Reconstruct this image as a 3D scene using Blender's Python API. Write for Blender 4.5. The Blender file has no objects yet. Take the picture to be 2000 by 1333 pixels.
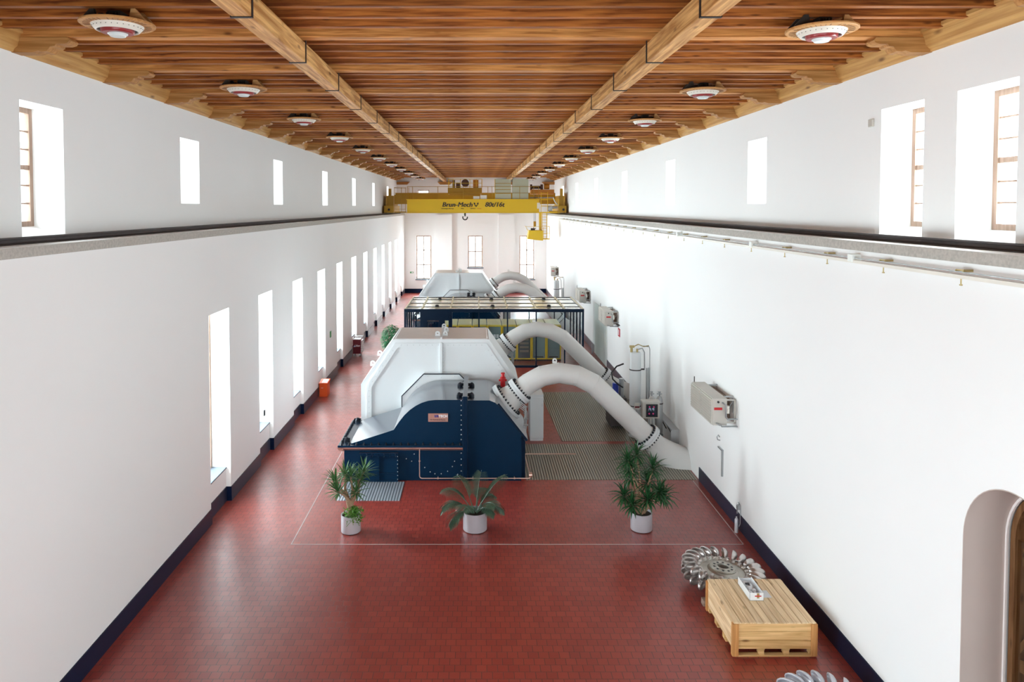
import bpy, bmesh, math, random
from mathutils import Vector, Matrix
random.seed(7)
PI = math.pi
scene = bpy.context.scene
C = scene.collection

# ---------------------------------------------------------------- camera
cd = bpy.data.cameras.new('camera')
cam = bpy.data.objects.new('camera', cd); C.objects.link(cam)
cam.location = (0, 0, 8.62)
cam.rotation_euler = (math.radians(90 - 2.0), 0, 0)
cd.sensor_width = 36; cd.lens = 1400 * 36 / 2000
cd.shift_x = (1000 - 930) / 2000
cd.shift_y = -(666.5 - 453.9) / 2000
cd.clip_start = .05; cd.clip_end = 300
scene.camera = cam
# ---------------------------------------------------------------- world, exposure
w = bpy.data.worlds.new('world'); scene.world = w; w.use_nodes = True
bg = w.node_tree.nodes['Background']
bg.inputs[0].default_value = (.93, .97, 1, 1); bg.inputs[1].default_value = 3.0
scene.view_settings.view_transform = 'Standard'; scene.view_settings.look = 'None'
scene.view_settings.exposure = 1.05; scene.view_settings.gamma = 1
scene.view_settings.use_curve_mapping = False
scene.cycles.max_bounces = 10; scene.cycles.diffuse_bounces = 7
scene.cycles.glossy_bounces = 4; scene.cycles.transparent_max_bounces = 24
scene.cycles.sample_clamp_indirect = 6.0
LLOW, LUP, LUPR, LEND = 17.0, 5.5, 17.0, 20.0
def daylight(name, loc, rot, w_, h_, L, col=(.84, .955, 1)):
    ld = bpy.data.lights.new(name, 'AREA'); ld.shape = 'RECTANGLE'
    ld.size = w_; ld.size_y = h_; ld.energy = PI * w_ * h_ * L; ld.color = col
    o = bpy.data.objects.new(name, ld); C.objects.link(o); o.location = loc; o.rotation_euler = rot
    return o

# ---------------------------------------------------------------- materials
def nmat(name):
    m = bpy.data.materials.new(name); m.use_nodes = True
    nt = m.node_tree; b = nt.nodes['Principled BSDF']
    return m, nt, b
def mat(name, col, rough=.5, metal=0, spec=.5, var=.0, vscale=6, bump=0, coat=0):
    m, nt, b = nmat(name)
    b.inputs['Roughness'].default_value = rough; b.inputs['Metallic'].default_value = metal
    b.inputs['Specular IOR Level'].default_value = spec; b.inputs['Coat Weight'].default_value = coat
    tc = nt.nodes.new('ShaderNodeTexCoord')
    no = nt.nodes.new('ShaderNodeTexNoise'); no.inputs['Scale'].default_value = vscale
    no.inputs['Detail'].default_value = 5
    nt.links.new(tc.outputs['Object'], no.inputs['Vector'])
    mx = nt.nodes.new('ShaderNodeMix'); mx.data_type = 'RGBA'
    k = var
    mx.inputs[6].default_value = (col[0]*(1-k), col[1]*(1-k), col[2]*(1-k), 1)
    mx.inputs[7].default_value = (min(1, col[0]*(1+k)), min(1, col[1]*(1+k)), min(1, col[2]*(1+k)), 1)
    nt.links.new(no.outputs[0], mx.inputs[0]); nt.links.new(mx.outputs[2], b.inputs['Base Color'])
    if bump:
        bp = nt.nodes.new('ShaderNodeBump'); bp.inputs['Strength'].default_value = bump; bp.inputs['Distance'].default_value = .02
        nt.links.new(no.outputs[0], bp.inputs['Height']); nt.links.new(bp.outputs[0], b.inputs['Normal'])
    return m
def wood(name, dark, light, grain='x', rough=.55, knots=True, island=.0, scale=1.0, objvar=0):
    m, nt, b = nmat(name); N = nt.nodes; Lk = nt.links
    b.inputs['Roughness'].default_value = rough; b.inputs['Specular IOR Level'].default_value = .3
    tc = N.new('ShaderNodeTexCoord'); mp = N.new('ShaderNodeMapping')
    s = {'x': (.7, 14, 14), 'y': (14, .7, 14), 'z': (14, 14, .7)}[grain]
    mp.inputs['Scale'].default_value = tuple(v*scale for v in s)
    Lk.new(tc.outputs['Object'], mp.inputs['Vector'])
    no = N.new('ShaderNodeTexNoise'); no.inputs['Scale'].default_value = 1.3; no.inputs['Detail'].default_value = 7
    no.inputs['Distortion'].default_value = .6
    Lk.new(mp.outputs[0], no.inputs['Vector'])
    cr = N.new('ShaderNodeValToRGB'); cr.color_ramp.elements[0].position = .37; cr.color_ramp.elements[1].position = .63
    cr.color_ramp.elements[0].color = (*dark, 1); cr.color_ramp.elements[1].color = (*light, 1)
    Lk.new(no.outputs[0], cr.inputs[0]); out = cr.outputs[0]
    if knots:
        mp2 = N.new('ShaderNodeMapping'); s2 = {'x': (1.6, 5, 5), 'y': (5, 1.6, 5), 'z': (5, 5, 1.6)}[grain]
        mp2.inputs['Scale'].default_value = tuple(v*scale for v in s2); Lk.new(tc.outputs['Object'], mp2.inputs['Vector'])
        vo = N.new('ShaderNodeTexVoronoi'); vo.inputs['Scale'].default_value = 1.0; Lk.new(mp2.outputs[0], vo.inputs['Vector'])
        kr = N.new('ShaderNodeValToRGB'); kr.color_ramp.elements[0].position = .05; kr.color_ramp.elements[1].position = .17
        kr.color_ramp.elements[0].color = (.28, .2, .15, 1); kr.color_ramp.elements[1].color = (1, 1, 1, 1)
        Lk.new(vo.outputs['Distance'], kr.inputs[0])
        mm = N.new('ShaderNodeMix'); mm.data_type = 'RGBA'; mm.blend_type = 'MULTIPLY'; mm.inputs[0].default_value = .85
        Lk.new(out, mm.inputs[6]); Lk.new(kr.outputs[0], mm.inputs[7]); out = mm.outputs[2]
    if island:
        ge = N.new('ShaderNodeNewGeometry'); hs = N.new('ShaderNodeHueSaturation')
        mr = N.new('ShaderNodeMapRange'); mr.inputs[3].default_value = 1-island; mr.inputs[4].default_value = 1+island
        Lk.new(ge.outputs['Random Per Island'], mr.inputs[0]); Lk.new(mr.outputs[0], hs.inputs['Value'])
        Lk.new(out, hs.inputs['Color']); out = hs.outputs[0]
    if objvar:
        oi = N.new('ShaderNodeObjectInfo'); hs = N.new('ShaderNodeHueSaturation'); mr = N.new('ShaderNodeMapRange')
        mr.inputs[3].default_value = 1-objvar; mr.inputs[4].default_value = 1+objvar
        Lk.new(oi.outputs['Random'], mr.inputs[0]); Lk.new(mr.outputs[0], hs.inputs['Value']); Lk.new(out, hs.inputs['Color']); out = hs.outputs[0]
    Lk.new(out, b.inputs['Base Color'])
    return m

M = {}
def glossmat(name, col, rough=.2, ex=4.0, base=.006, var=.1, vscale=2.5, trans=0):
    m, nt, b = nmat(name); N = nt.nodes; Lk = nt.links; N.remove(b)
    tc = N.new('ShaderNodeTexCoord'); no = N.new('ShaderNodeTexNoise'); no.inputs['Scale'].default_value = vscale
    Lk.new(tc.outputs['Object'], no.inputs['Vector'])
    mx = N.new('ShaderNodeMix'); mx.data_type = 'RGBA'
    mx.inputs[6].default_value = (*[c*(1-var) for c in col], 1); mx.inputs[7].default_value = (*[c*(1+var) for c in col], 1)
    Lk.new(no.outputs[0], mx.inputs[0])
    d = N.new('ShaderNodeBsdfDiffuse'); Lk.new(mx.outputs[2], d.inputs[0])
    if trans:
        tl = N.new('ShaderNodeBsdfTranslucent'); m2 = N.new('ShaderNodeMixShader'); m2.inputs[0].default_value = trans
        Lk.new(mx.outputs[2], tl.inputs[0]); Lk.new(d.outputs[0], m2.inputs[1]); Lk.new(tl.outputs[0], m2.inputs[2]); d = m2
    g = N.new('ShaderNodeBsdfGlossy'); g.inputs['Roughness'].default_value = rough; g.inputs[0].default_value = (1, 1, 1, 1)
    lw = N.new('ShaderNodeLayerWeight'); lw.inputs[0].default_value = .5
    pw = N.new('ShaderNodeMath'); pw.operation = 'POWER'; pw.inputs[1].default_value = ex
    ad = N.new('ShaderNodeMath'); ad.operation = 'ADD'; ad.inputs[1].default_value = base; ad.use_clamp = True
    Lk.new(lw.outputs['Facing'], pw.inputs[0]); Lk.new(pw.outputs[0], ad.inputs[0])
    ms = N.new('ShaderNodeMixShader'); Lk.new(ad.outputs[0], ms.inputs[0]); Lk.new(d.outputs[0], ms.inputs[1]); Lk.new(g.outputs[0], ms.inputs[2])
    Lk.new(ms.outputs[0], N['Material Output'].inputs[0])
    return m
M['wall'] = mat('white plaster', (.885, .895, .89), .9, spec=.1, var=.015, vscale=.4)
M['jamb'] = mat('shaded beige arch plaster', (.56, .475, .435), .9, spec=.1, var=.05, vscale=2, bump=.15)  # beige, with the reveal's own shade darkened into the colour
M['jamb_edge'] = mat('white arch seal', (.85, .8, .78), .7)
M['concrete'] = mat('rough grey concrete', (.46, .44, .40), .95, var=.35, vscale=18, bump=.4)
M['rail'] = mat('dark steel rail', (.055, .045, .045), .6, var=.3)
M['skirt'] = glossmat('dark blue skirting paint', (.005, .012, .04), .35, 5, .006)
M['sill'] = mat('blue grey sill stone', (.10, .125, .155), .5, var=.08)
M['joist'] = wood('larch joist wood', (.15, .033, .004), (.44, .145, .026), 'x', objvar=.2)
M['joist_big'] = wood('pale cross beam wood', (.32, .11, .022), (.66, .30, .085), 'x', objvar=.12)
M['beam'] = wood('pale main beam wood', (.38, .165, .042), (.74, .43, .165), 'y', scale=.8)
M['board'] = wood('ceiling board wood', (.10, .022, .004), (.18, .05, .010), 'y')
M['cornice'] = wood('cornice wood', (.46, .23, .065), (.62, .36, .125), 'y', scale=.7)
M['corbel'] = wood('corbel wood', (.34, .15, .038), (.50, .25, .08), 'x')
M['iron'] = mat('black iron strap', (.02, .016, .016), .5, .3)
M['winframe'] = wood('window frame wood', (.27, .175, .125), (.38, .26, .20), 'z', knots=False)
M['yellow'] = mat('yellow crane paint', (.72, .46, .006), .45, var=.05, vscale=1)
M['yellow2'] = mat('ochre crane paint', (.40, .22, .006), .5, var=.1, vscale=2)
M['orange_m'] = mat('orange hoist paint', (.55, .20, .01), .45, var=.1)
M['motor'] = mat('brown motor casing', (.09, .03, .012), .5, var=.3)
M['black'] = mat('black paint', (.012, .012, .014), .45)
M['greycab'] = mat('pale grey green cabinet', (.50, .51, .38), .5, var=.03)
M['white_m'] = mat('white machine paint', (.70, .735, .75), .38, var=.02, vscale=1.5)
M['pipe'] = mat('off white pipe paint', (.68, .685, .67), .42, var=.03, vscale=2)
M['roofcover'] = glossmat('dull grey roof cover', (.80, .76, .74), .35, 6, .01, .06, 2)
M['blue'] = glossmat('dark blue machine paint', (.0028, .021, .052), .24, 2.8, .008)
M['blue_d'] = glossmat('deep blue flange paint', (.0015, .014, .038), .3, 3.5, .008)
M['copper'] = mat('brown copper band', (.40, .20, .16), .35, .4, var=.25, vscale=3)
M['copper_p'] = mat('copper pipe', (.72, .50, .42), .3, .8)
M['bolt'] = mat('dark bolt steel', (.012, .016, .026), .35, .5)
M['steel'] = mat('grey steel', (.42, .44, .45), .35, .8, var=.1)
M['galv'] = mat('galvanised steel', (.55, .58, .60), .45, .6, var=.1, vscale=12)
M['silver'] = mat('silver planter metal', (.60, .61, .66), .36, .35, var=.03)
M['chrome'] = mat('polished bronze steel', (.62, .58, .56), .3, .85, var=.2, vscale=9)
M['cast'] = mat('dull cast steel', (.50, .48, .43), .42, .8, var=.22, vscale=7, bump=.2)
M['soil'] = mat('dark soil', (.05, .035, .025), .95, var=.6, vscale=60, bump=.8)
M['bark'] = mat('pale bark', (.38, .24, .15), .85, var=.35, vscale=30, bump=.5)
M['leaf'] = mat('green leaf', (.06, .17, .05), .38, var=.45, vscale=9)
M['leaf2'] = mat('deep green leaf', (.022, .10, .032), .35, var=.45, vscale=9)
M['leaf3'] = mat('bluish palm leaf', (.07, .13, .085), .35, var=.5, vscale=9)
M['leaf4'] = mat('bright trailing leaf', (.10, .26, .03), .45, var=.4, vscale=30)
M['leaf5'] = mat('ficus leaf', (.05, .20, .09), .35, var=.5, vscale=20)
M['orange'] = mat('orange red paint', (.78, .085, .006), .4)
M['red'] = mat('signal red paint', (.55, .01, .015), .35)
M['darkred'] = mat('dark red lacquer', (.16, .006, .018), .3, var=.1)
M['redlamp'] = mat('red lamp band', (.28, .012, .012), .3)
M['ivory'] = mat('ivory enamel', (.78, .76, .68), .4)
M['paper'] = mat('white card', (.8, .82, .84), .7)
M['heater'] = mat('beige grey heater metal', (.60, .58, .53), .45, .15, var=.04)
M['heater_d'] = mat('dull brown', (.22, .16, .12), .7)  # brown of the heater's back block and the relay rows
M['darkblueframe'] = glossmat('dark blue aluminium', (.006, .016, .036), .3, 4.5, .01)
def translucent(name, col):
    m, nt, b = nmat(name); N = nt.nodes; N.remove(b)
    tc = N.new('ShaderNodeTexCoord'); no = N.new('ShaderNodeTexNoise'); nt.links.new(tc.outputs['Object'], no.inputs['Vector'])
    mx = N.new('ShaderNodeMix'); mx.data_type = 'RGBA'; mx.inputs[6].default_value = (*[c*.95 for c in col], 1); mx.inputs[7].default_value = (*col, 1)
    nt.links.new(no.outputs[0], mx.inputs[0])
    d = N.new('ShaderNodeBsdfDiffuse'); t = N.new('ShaderNodeBsdfTranslucent'); ms = N.new('ShaderNodeMixShader'); ms.inputs[0].default_value = .3
    nt.links.new(mx.outputs[2], d.inputs[0]); nt.links.new(mx.outputs[2], t.inputs[0]); nt.links.new(d.outputs[0], ms.inputs[1]); nt.links.new(t.outputs[0], ms.inputs[2])
    nt.links.new(ms.outputs[0], N['Material Output'].inputs[0]); return m
M['cream'] = glossmat('cream roof panel', (.96, .93, .66), .14, 2.8, .03, trans=.5)
M['creamrib'] = mat('cream rafter paint', (.72, .66, .48), .5)
M['cabyel'] = mat('yellow switch cabinet frame', (.85, .58, .02), .4)
M['cabtop'] = glossmat('pale yellow cabinet roof', (.85, .76, .36), .3, 3.5, .02)
M['doorgrey'] = mat('grey green cabinet door', (.22, .30, .31), .25, var=.15, vscale=3)
M['doordark'] = mat('dark cabinet door', (.045, .06, .07), .2, var=.3, vscale=5)
M['gate'] = mat('pale green sheet gate', (.88, .93, .90), .95, spec=.0, var=.02)
M['cratew'] = wood('crate board wood', (.66, .45, .24), (.90, .70, .45), 'y', island=.12)
M['crateside'] = wood('crate side wood', (.58, .33, .12), (.82, .54, .25), 'x', island=.12)
M['cratepost'] = wood('crate post wood', (.50, .22, .07), (.66, .34, .12), 'z', island=.1)
M['chock'] = wood('grey timber block wood', (.25, .16, .12), (.42, .32, .26), 'x', knots=False)
M['lampwood'] = wood('lamp ring wood', (.44, .20, .06), (.62, .34, .13), 'x', knots=False)
M['archwood'] = wood('arch frame and mirrored truss timber', (.13, .055, .02), (.24, .12, .05), 'z')  # frame wood, also on the bars that imitate reflected roof timbers
M['archmirror'] = mat('mirrored ceiling brown', (.17, .105, .055), .6, var=.3, vscale=3)  # colour imitates the ceiling timber reflected in the arch glass
M['blueplastic'] = mat('blue hose plastic', (.01, .03, .30), .35)
M['screen'] = mat('dark display glass', (.012, .02, .035), .12)
M['pink'] = mat('pink indicator cover', (.80, .05, .25), .4)
M['lightblue'] = mat('pale blue label', (.5, .65, .85), .5)
M['green'] = mat('green sign plate', (.06, .30, .10), .5)
M['navytext'] = mat('navy lettering', (.01, .015, .22), .5)
M['whitetext'] = mat('white lettering', (.85, .85, .87), .5)
M['brass'] = mat('brass fitting', (.42, .33, .15), .4, .6)
M['lens'] = mat('frosted lamp lens', (.72, .80, .80), .15, .0)
M['joint'] = mat('pale joint strip', (.52, .44, .42), .6)
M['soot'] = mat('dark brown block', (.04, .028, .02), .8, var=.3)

def glassmat(name, tint, gloss=.12, rough=.02):
    m = bpy.data.materials.new(name); m.use_nodes = True; nt = m.node_tree
    nt.nodes.clear()
    o = nt.nodes.new('ShaderNodeOutputMaterial'); mx = nt.nodes.new('ShaderNodeMixShader')
    t = nt.nodes.new('ShaderNodeBsdfTransparent'); t.inputs[0].default_value = (*tint, 1)
    g = nt.nodes.new('ShaderNodeBsdfGlossy'); g.inputs['Roughness'].default_value = rough
    f = nt.nodes.new('ShaderNodeFresnel'); f.inputs[0].default_value = 1.5
    mt = nt.nodes.new('ShaderNodeMath'); mt.operation = 'MULTIPLY_ADD'; mt.inputs[1].default_value = .45; mt.inputs[2].default_value = gloss*.4
    nt.links.new(f.outputs[0], mt.inputs[0]); nt.links.new(mt.outputs[0], mx.inputs[0])
    nt.links.new(t.outputs[0], mx.inputs[1]); nt.links.new(g.outputs[0], mx.inputs[2]); nt.links.new(mx.outputs[0], o.inputs[0])
    return m
M['glass'] = glassmat('clear window glass', (.97, .98, .98), .04)
M['glass_a'] = glassmat('dull arch glass', (.9, .88, .84), .0)
M['glass_a'].node_tree.nodes['Math'].inputs[1].default_value = .12
M['glass_b'] = glassmat('bluish room glass', (.95, .985, .99), .05)

def floor_mat():
    m, nt, b = nmat('red clay tiles'); N = nt.nodes; Lk = nt.links
    tc = N.new('ShaderNodeTexCoord'); br = N.new('ShaderNodeTexBrick')
    br.inputs['Scale'].default_value = 1; br.inputs['Brick Width'].default_value = .2; br.inputs['Row Height'].default_value = .2
    br.inputs['Mortar Size'].default_value = .006; br.inputs['Mortar Smooth'].default_value = .2; br.offset = .5
    br.inputs['Color1'].default_value = (.27, .035, .025, 1); br.inputs['Color2'].default_value = (.33, .049, .033, 1)
    br.inputs['Mortar'].default_value = (.06, .022, .02, 1)
    Lk.new(tc.outputs['Object'], br.inputs['Vector'])
    no = N.new('ShaderNodeTexNoise'); no.inputs['Scale'].default_value = .35; no.inputs['Detail'].default_value = 4
    Lk.new(tc.outputs['Object'], no.inputs['Vector'])
    hs = N.new('ShaderNodeHueSaturation'); mr = N.new('ShaderNodeMapRange'); mr.inputs[3].default_value = .85; mr.inputs[4].default_value = 1.15
    Lk.new(no.outputs[0], mr.inputs[0]); Lk.new(mr.outputs[0], hs.inputs['Value']); Lk.new(br.outputs['Color'], hs.inputs['Color'])
    Lk.new(hs.outputs[0], b.inputs['Base Color'])
    n2 = N.new('ShaderNodeTexNoise'); n2.inputs['Scale'].default_value = 3; Lk.new(tc.outputs['Object'], n2.inputs['Vector'])
    r = N.new('ShaderNodeMapRange'); r.inputs[3].default_value = .24; r.inputs[4].default_value = .44
    Lk.new(n2.outputs[0], r.inputs[0]); Lk.new(r.outputs[0], b.inputs['Roughness'])
    bp = N.new('ShaderNodeBump'); bp.inputs['Strength'].default_value = .35; bp.inputs['Distance'].default_value = .004; bp.invert = True
    Lk.new(br.outputs['Fac'], bp.inputs['Height']); Lk.new(bp.outputs[0], b.inputs['Normal'])
    b.inputs['Specular IOR Level'].default_value = .85
    return m
M['floor'] = floor_mat()
def ribbed_mat(name, c1, c2, per=.09):
    m, nt, b = nmat(name); N = nt.nodes; Lk = nt.links
    tc = N.new('ShaderNodeTexCoord'); wv = N.new('ShaderNodeTexWave'); wv.bands_direction = 'X'
    wv.inputs['Scale'].default_value = 1/per*.314; wv.inputs['Distortion'].default_value = 0
    Lk.new(tc.outputs['Object'], wv.inputs['Vector'])
    cr = N.new('ShaderNodeValToRGB'); cr.color_ramp.elements[0].position = .35; cr.color_ramp.elements[1].position = .6
    cr.color_ramp.elements[0].color = (*c1, 1); cr.color_ramp.elements[1].color = (*c2, 1)
    Lk.new(wv.outputs[0], cr.inputs[0]); Lk.new(cr.outputs[0], b.inputs['Base Color'])
    b.inputs['Roughness'].default_value = .42; b.inputs['Metallic'].default_value = .55
    bp = N.new('ShaderNodeBump'); bp.inputs['Strength'].default_value = .5; bp.inputs['Distance'].default_value = .01
    Lk.new(wv.outputs[0], bp.inputs['Height']); Lk.new(bp.outputs[0], b.inputs['Normal'])
    return m
M['plate'] = ribbed_mat('ribbed brown steel plate', (.13, .12, .10), (.36, .33, .26), .085)
M['plate2'] = ribbed_mat('ribbed pale steel plate', (.20, .24, .28), (.62, .68, .74), .085)

# ---------------------------------------------------------------- mesh helpers
def B(): return bmesh.new()
def box(bm, x0, x1, y0, y1, z0, z1, bev=0):
    r = bmesh.ops.create_cube(bm, size=1)
    for v in r['verts']:
        v.co = Vector(((x0+x1)/2 + v.co.x*(x1-x0), (y0+y1)/2 + v.co.y*(y1-y0), (z0+z1)/2 + v.co.z*(z1-z0)))
    if bev:
        es = list({e for v in r['verts'] for e in v.link_edges})
        bmesh.ops.bevel(bm, geom=es, offset=bev, segments=2, affect='EDGES', profile=.5)
    return bm
def frame_of(d):
    d = d.normalized(); u = Vector((0, 0, 1)) if abs(d.z) < .95 else Vector((0, 1, 0))
    a = d.cross(u).normalized(); return a, a.cross(d).normalized()
def tube(bm, pts, rs, seg=12, caps=True, a0=0):
    pts = [Vector(p) for p in pts]
    if not isinstance(rs, (list, tuple)): rs = [rs]*len(pts)
    rings = []; a = None
    for i, p in enumerate(pts):
        if i == 0: t = pts[1]-p
        elif i == len(pts)-1: t = p-pts[i-1]
        else: t = (p-pts[i-1]).normalized() + (pts[i+1]-p).normalized()
        if t.length < 1e-9: t = Vector((0, 0, 1))
        t.normalize()
        if a is None: a, b_ = frame_of(t)
        else:
            a = (a - t*a.dot(t)).normalized(); b_ = a.cross(t).normalized()
        b_ = a.cross(t).normalized()
        k = 1.0
        if 0 < i < len(pts)-1:
            c = max(.3, (p-pts[i-1]).normalized().dot(t)); k = 1/c
        rings.append([bm.verts.new(p + (a*math.cos(a0+2*PI*j/seg) + b_*math.sin(a0+2*PI*j/seg))*rs[i]) for j in range(seg)])
    for i in range(len(rings)-1):
        for j in range(seg):
            bm.faces.new((rings[i][j], rings[i][(j+1) % seg], rings[i+1][(j+1) % seg], rings[i+1][j]))
    if caps:
        try: bm.faces.new(rings[0][::-1]); bm.faces.new(rings[-1])
        except Exception: pass
    return bm
def cyl(bm, p0, p1, r, seg=16, r2=None): return tube(bm, [p0, p1], [r, r if r2 is None else r2], seg)
def lathe(bm, prof, seg=32, c=(0, 0, 0)):
    rings = []
    for r, z in prof:
        rings.append([bm.verts.new((c[0]+r*math.cos(2*PI*j/seg), c[1]+r*math.sin(2*PI*j/seg), c[2]+z)) for j in range(seg)] if r > 1e-6
                     else [bm.verts.new((c[0], c[1], c[2]+z))])
    for i in range(len(rings)-1):
        A, D = rings[i], rings[i+1]
        for j in range(seg):
            k = (j+1) % seg
            if len(A) == 1 and len(D) == 1: continue
            if len(A) == 1: bm.faces.new((A[0], D[j], D[k]))
            elif len(D) == 1: bm.faces.new((A[j], A[k], D[0]))
            else: bm.faces.new((A[j], A[k], D[k], D[j]))
    return bm
def prism(bm, poly, ax, a, b):
    """poly 2-D points extruded along ax ('x','y','z') from a to b"""
    def P(p, t):
        return {'x': (t, p[0], p[1]), 'y': (p[0], t, p[1]), 'z': (p[0], p[1], t)}[ax]
    A = [bm.verts.new(P(p, a)) for p in poly]; D = [bm.verts.new(P(p, b)) for p in poly]
    n = len(poly)
    for i in range(n):
        bm.faces.new((A[i], A[(i+1) % n], D[(i+1) % n], D[i]))
    bm.faces.new(A[::-1]); bm.faces.new(D)
    return bm
def ring_prism(bm, outer, inner, ax, a, b):
    """closed polygonal frame: outer and inner polygons with the same point count"""
    def P(p, t):
        return {'x': (t, p[0], p[1]), 'y': (p[0], t, p[1]), 'z': (p[0], p[1], t)}[ax]
    n = len(outer)
    vs = [[bm.verts.new(P(p, t)) for p in poly] for poly in (outer, inner) for t in (a, b)]
    oa, ob, ia, ib = vs
    for i in range(n):
        k = (i+1) % n
        for q in ((oa[i], oa[k], ob[k], ob[i]), (ia[k], ia[i], ib[i], ib[k]), (oa[k], oa[i], ia[i], ia[k]), (ob[i], ob[k], ib[k], ib[i])):
            bm.faces.new(q)
    return bm
def frame_rect(bm, x0, x1, z0, z1, t, y0, y1, ax='y'):
    return ring_prism(bm, [(x0, z0), (x1, z0), (x1, z1), (x0, z1)], [(x0+t, z0+t), (x1-t, z0+t), (x1-t, z1-t), (x0+t, z1-t)], ax, y0, y1)
def wloc(o):
    v = Vector((0, 0, 0))
    while o is not None: v += o.location; o = o.parent
    return v
def obj(name, bm, m, parent=None, smooth=0, solid=False):
    bmesh.ops.recalc_face_normals(bm, faces=bm.faces)
    base = None
    if parent is not None: off = wloc(parent)
    elif solid:
        xs = [v.co for v in bm.verts]
        off = Vector(((min(c.x for c in xs)+max(c.x for c in xs))/2, (min(c.y for c in xs)+max(c.y for c in xs))/2, min(c.z for c in xs)))
    else: off = Vector((0, 0, 0))
    bmesh.ops.translate(bm, verts=bm.verts, vec=-off)
    me = bpy.data.meshes.new(name); bm.to_mesh(me); bm.free()
    for q in (m if isinstance(m, (list, tuple)) else [m]): me.materials.append(M[q])
    o = bpy.data.objects.new(name, me); C.objects.link(o)
    if parent is not None: o.parent = parent
    elif solid: o.location = off
    if smooth:
        me.shade_smooth()
        me.set_sharp_from_angle(angle=math.radians(smooth if smooth > 1 else 40))
    return o
def thing(name, label, cat, loc=(0, 0, 0), group=None):
    o = bpy.data.objects.new(name, None); C.objects.link(o); o.location = loc; o.empty_display_size = .1
    o['label'] = label; o['category'] = cat
    if group: o['group'] = group
    return o
def solo(name, bm, m, label, cat, group=None, smooth=0):
    o = obj(name, bm, m, None, smooth, True); o['label'] = label; o['category'] = cat
    if group: o['group'] = group
    return o
def struct(name, bm, m, parent=None, smooth=0):
    o = obj(name, bm, m, parent, smooth)
    if parent is None: o['kind'] = 'structure'
    return o
def kids(o): return [c for c in ALLK.get(o.name, [])]
ALLK = {}
def dup(root, loc=None, label=None, group=None, rotz=None):
    r = root.copy(); C.objects.link(r)
    if loc is not None: r.location = loc
    if rotz is not None: r.rotation_euler.z = rotz
    if label: r['label'] = label
    if group: r['group'] = group
    def rec(src, dst):
        for ch in list(src.children):
            c = ch.copy(); C.objects.link(c); c.parent = dst; rec(ch, c)
    rec(root, r)
    return r
def link_copy(o, parent, loc=None, mw=None):
    c = o.copy(); C.objects.link(c); c.parent = parent
    if loc is not None: c.location = loc
    return c
def text_bm(s, size, shear=0, bold=0, ext=.01, scale_x=1.0):
    cu = bpy.data.curves.new('t', 'FONT'); cu.body = s; cu.size = size; cu.shear = shear; cu.offset = bold; cu.extrude = ext
    cu.resolution_u = 3; cu.space_character = 1.0
    o = bpy.data.objects.new('t', cu); C.objects.link(o)
    bpy.context.view_layer.update()
    me = bpy.data.meshes.new_from_object(o)
    bm = B(); bm.from_mesh(me); bpy.data.objects.remove(o); bpy.data.meshes.remove(me)
    for v in bm.verts: v.co.x *= scale_x
    return bm
def bolder(bm, d):
    n0 = bm.verts[:]+bm.edges[:]+bm.faces[:]
    for k in (1, 2):
        g = bmesh.ops.duplicate(bm, geom=n0)
        bmesh.ops.translate(bm, verts=[v for v in g['geom'] if isinstance(v, bmesh.types.BMVert)], vec=(d/k, 0, .0005*k))
    return bm
def place_text(bm, x, y, z, facing='-y'):
    """lettering drawn in XY stood upright"""
    for v in bm.verts:
        a, b_, c = v.co
        if facing == '-y': v.co = Vector((x+a, y-c, z+b_))
        elif facing == 'flat': v.co = Vector((x+a, y+b_, z+c))
    return bm
ORD = ['first', 'second', 'third', 'fourth', 'fifth', 'sixth', 'seventh', 'eighth', 'ninth', 'tenth', 'eleventh', 'twelfth', 'thirteenth',
       'fourteenth', 'fifteenth', 'sixteenth', 'seventeenth', 'eighteenth', 'nineteenth', 'twentieth', 'twenty-first', 'twenty-second', 'twenty-third', 'twenty-fourth', 'twenty-fifth']

# ---------------------------------------------------------------- hall shell
YN, YF = -2.5, 71.9
XL, XLU, XR, XRU = -7.2, -7.95, 7.05, 7.8
ZLED, ZTOP = 7.82, 11.30
bm = B(); box(bm, -9.2, 9.2, YN-.6, YF+.8, -.4, 0); struct('floor', bm, 'floor')

def wall_with(bm, x0, x1, ya, yb, za, zb, ops):
    """vertical wall slab along Y, ops = (y0,y1,z0,z1) openings"""
    ops = sorted(ops); y = ya
    for (a, b_, c, d) in ops:
        if a > y: box(bm, x0, x1, y, a, za, zb)
        if c > za: box(bm, x0, x1, a, b_, za, c)
        if d < zb: box(bm, x0, x1, a, b_, d, zb)
        y = b_
    if y < yb: box(bm, x0, x1, y, yb, za, zb)
lowY = [2.0, 7.5-.6] + [19.2 + 4.42*k for k in range(12)]  # first two are unseen windows added to bring daylight to the foreground
LOW = [(y, y+1.58, 0, 5.7) for y in lowY]
upY = [13.2, 19.97, 28.85, 37.78, 46.7, 55.6, 64.5]
def upops(ys): return [(y-.66, y+.66, 8.03 if y < 14 else 8.72, 10.5) for y in ys]
UPL = upops([5.5] + upY); UPR = upops([6.4, 11.02] + upY)  # nearest one on each side is unseen, added for foreground daylight
bm = B()
wall_with(bm, XL-.95, XL, YN, YF, 0, ZLED, LOW)
for (a, b_, c, d) in LOW: box(bm, XL-.95, XL-.14, a, b_, 0, .96)      # parapets under the sills
struct('wall_left', bm, 'wall')
bm = B(); wall_with(bm, XLU-.95, XLU, YN, YF, ZLED, 12.2, UPL); struct('wall_upper_left', bm, 'wall')
bm = B(); wall_with(bm, XRU, XRU+.95, YN, YF, ZLED, 12.2, UPR); struct('wall_upper_right', bm, 'wall')
bm = B()
AY0, AY1, AZ = 8.22, 10.22, 3.87; AR = (AY1-AY0)/2; AYC = (AY0+AY1)/2
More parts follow.
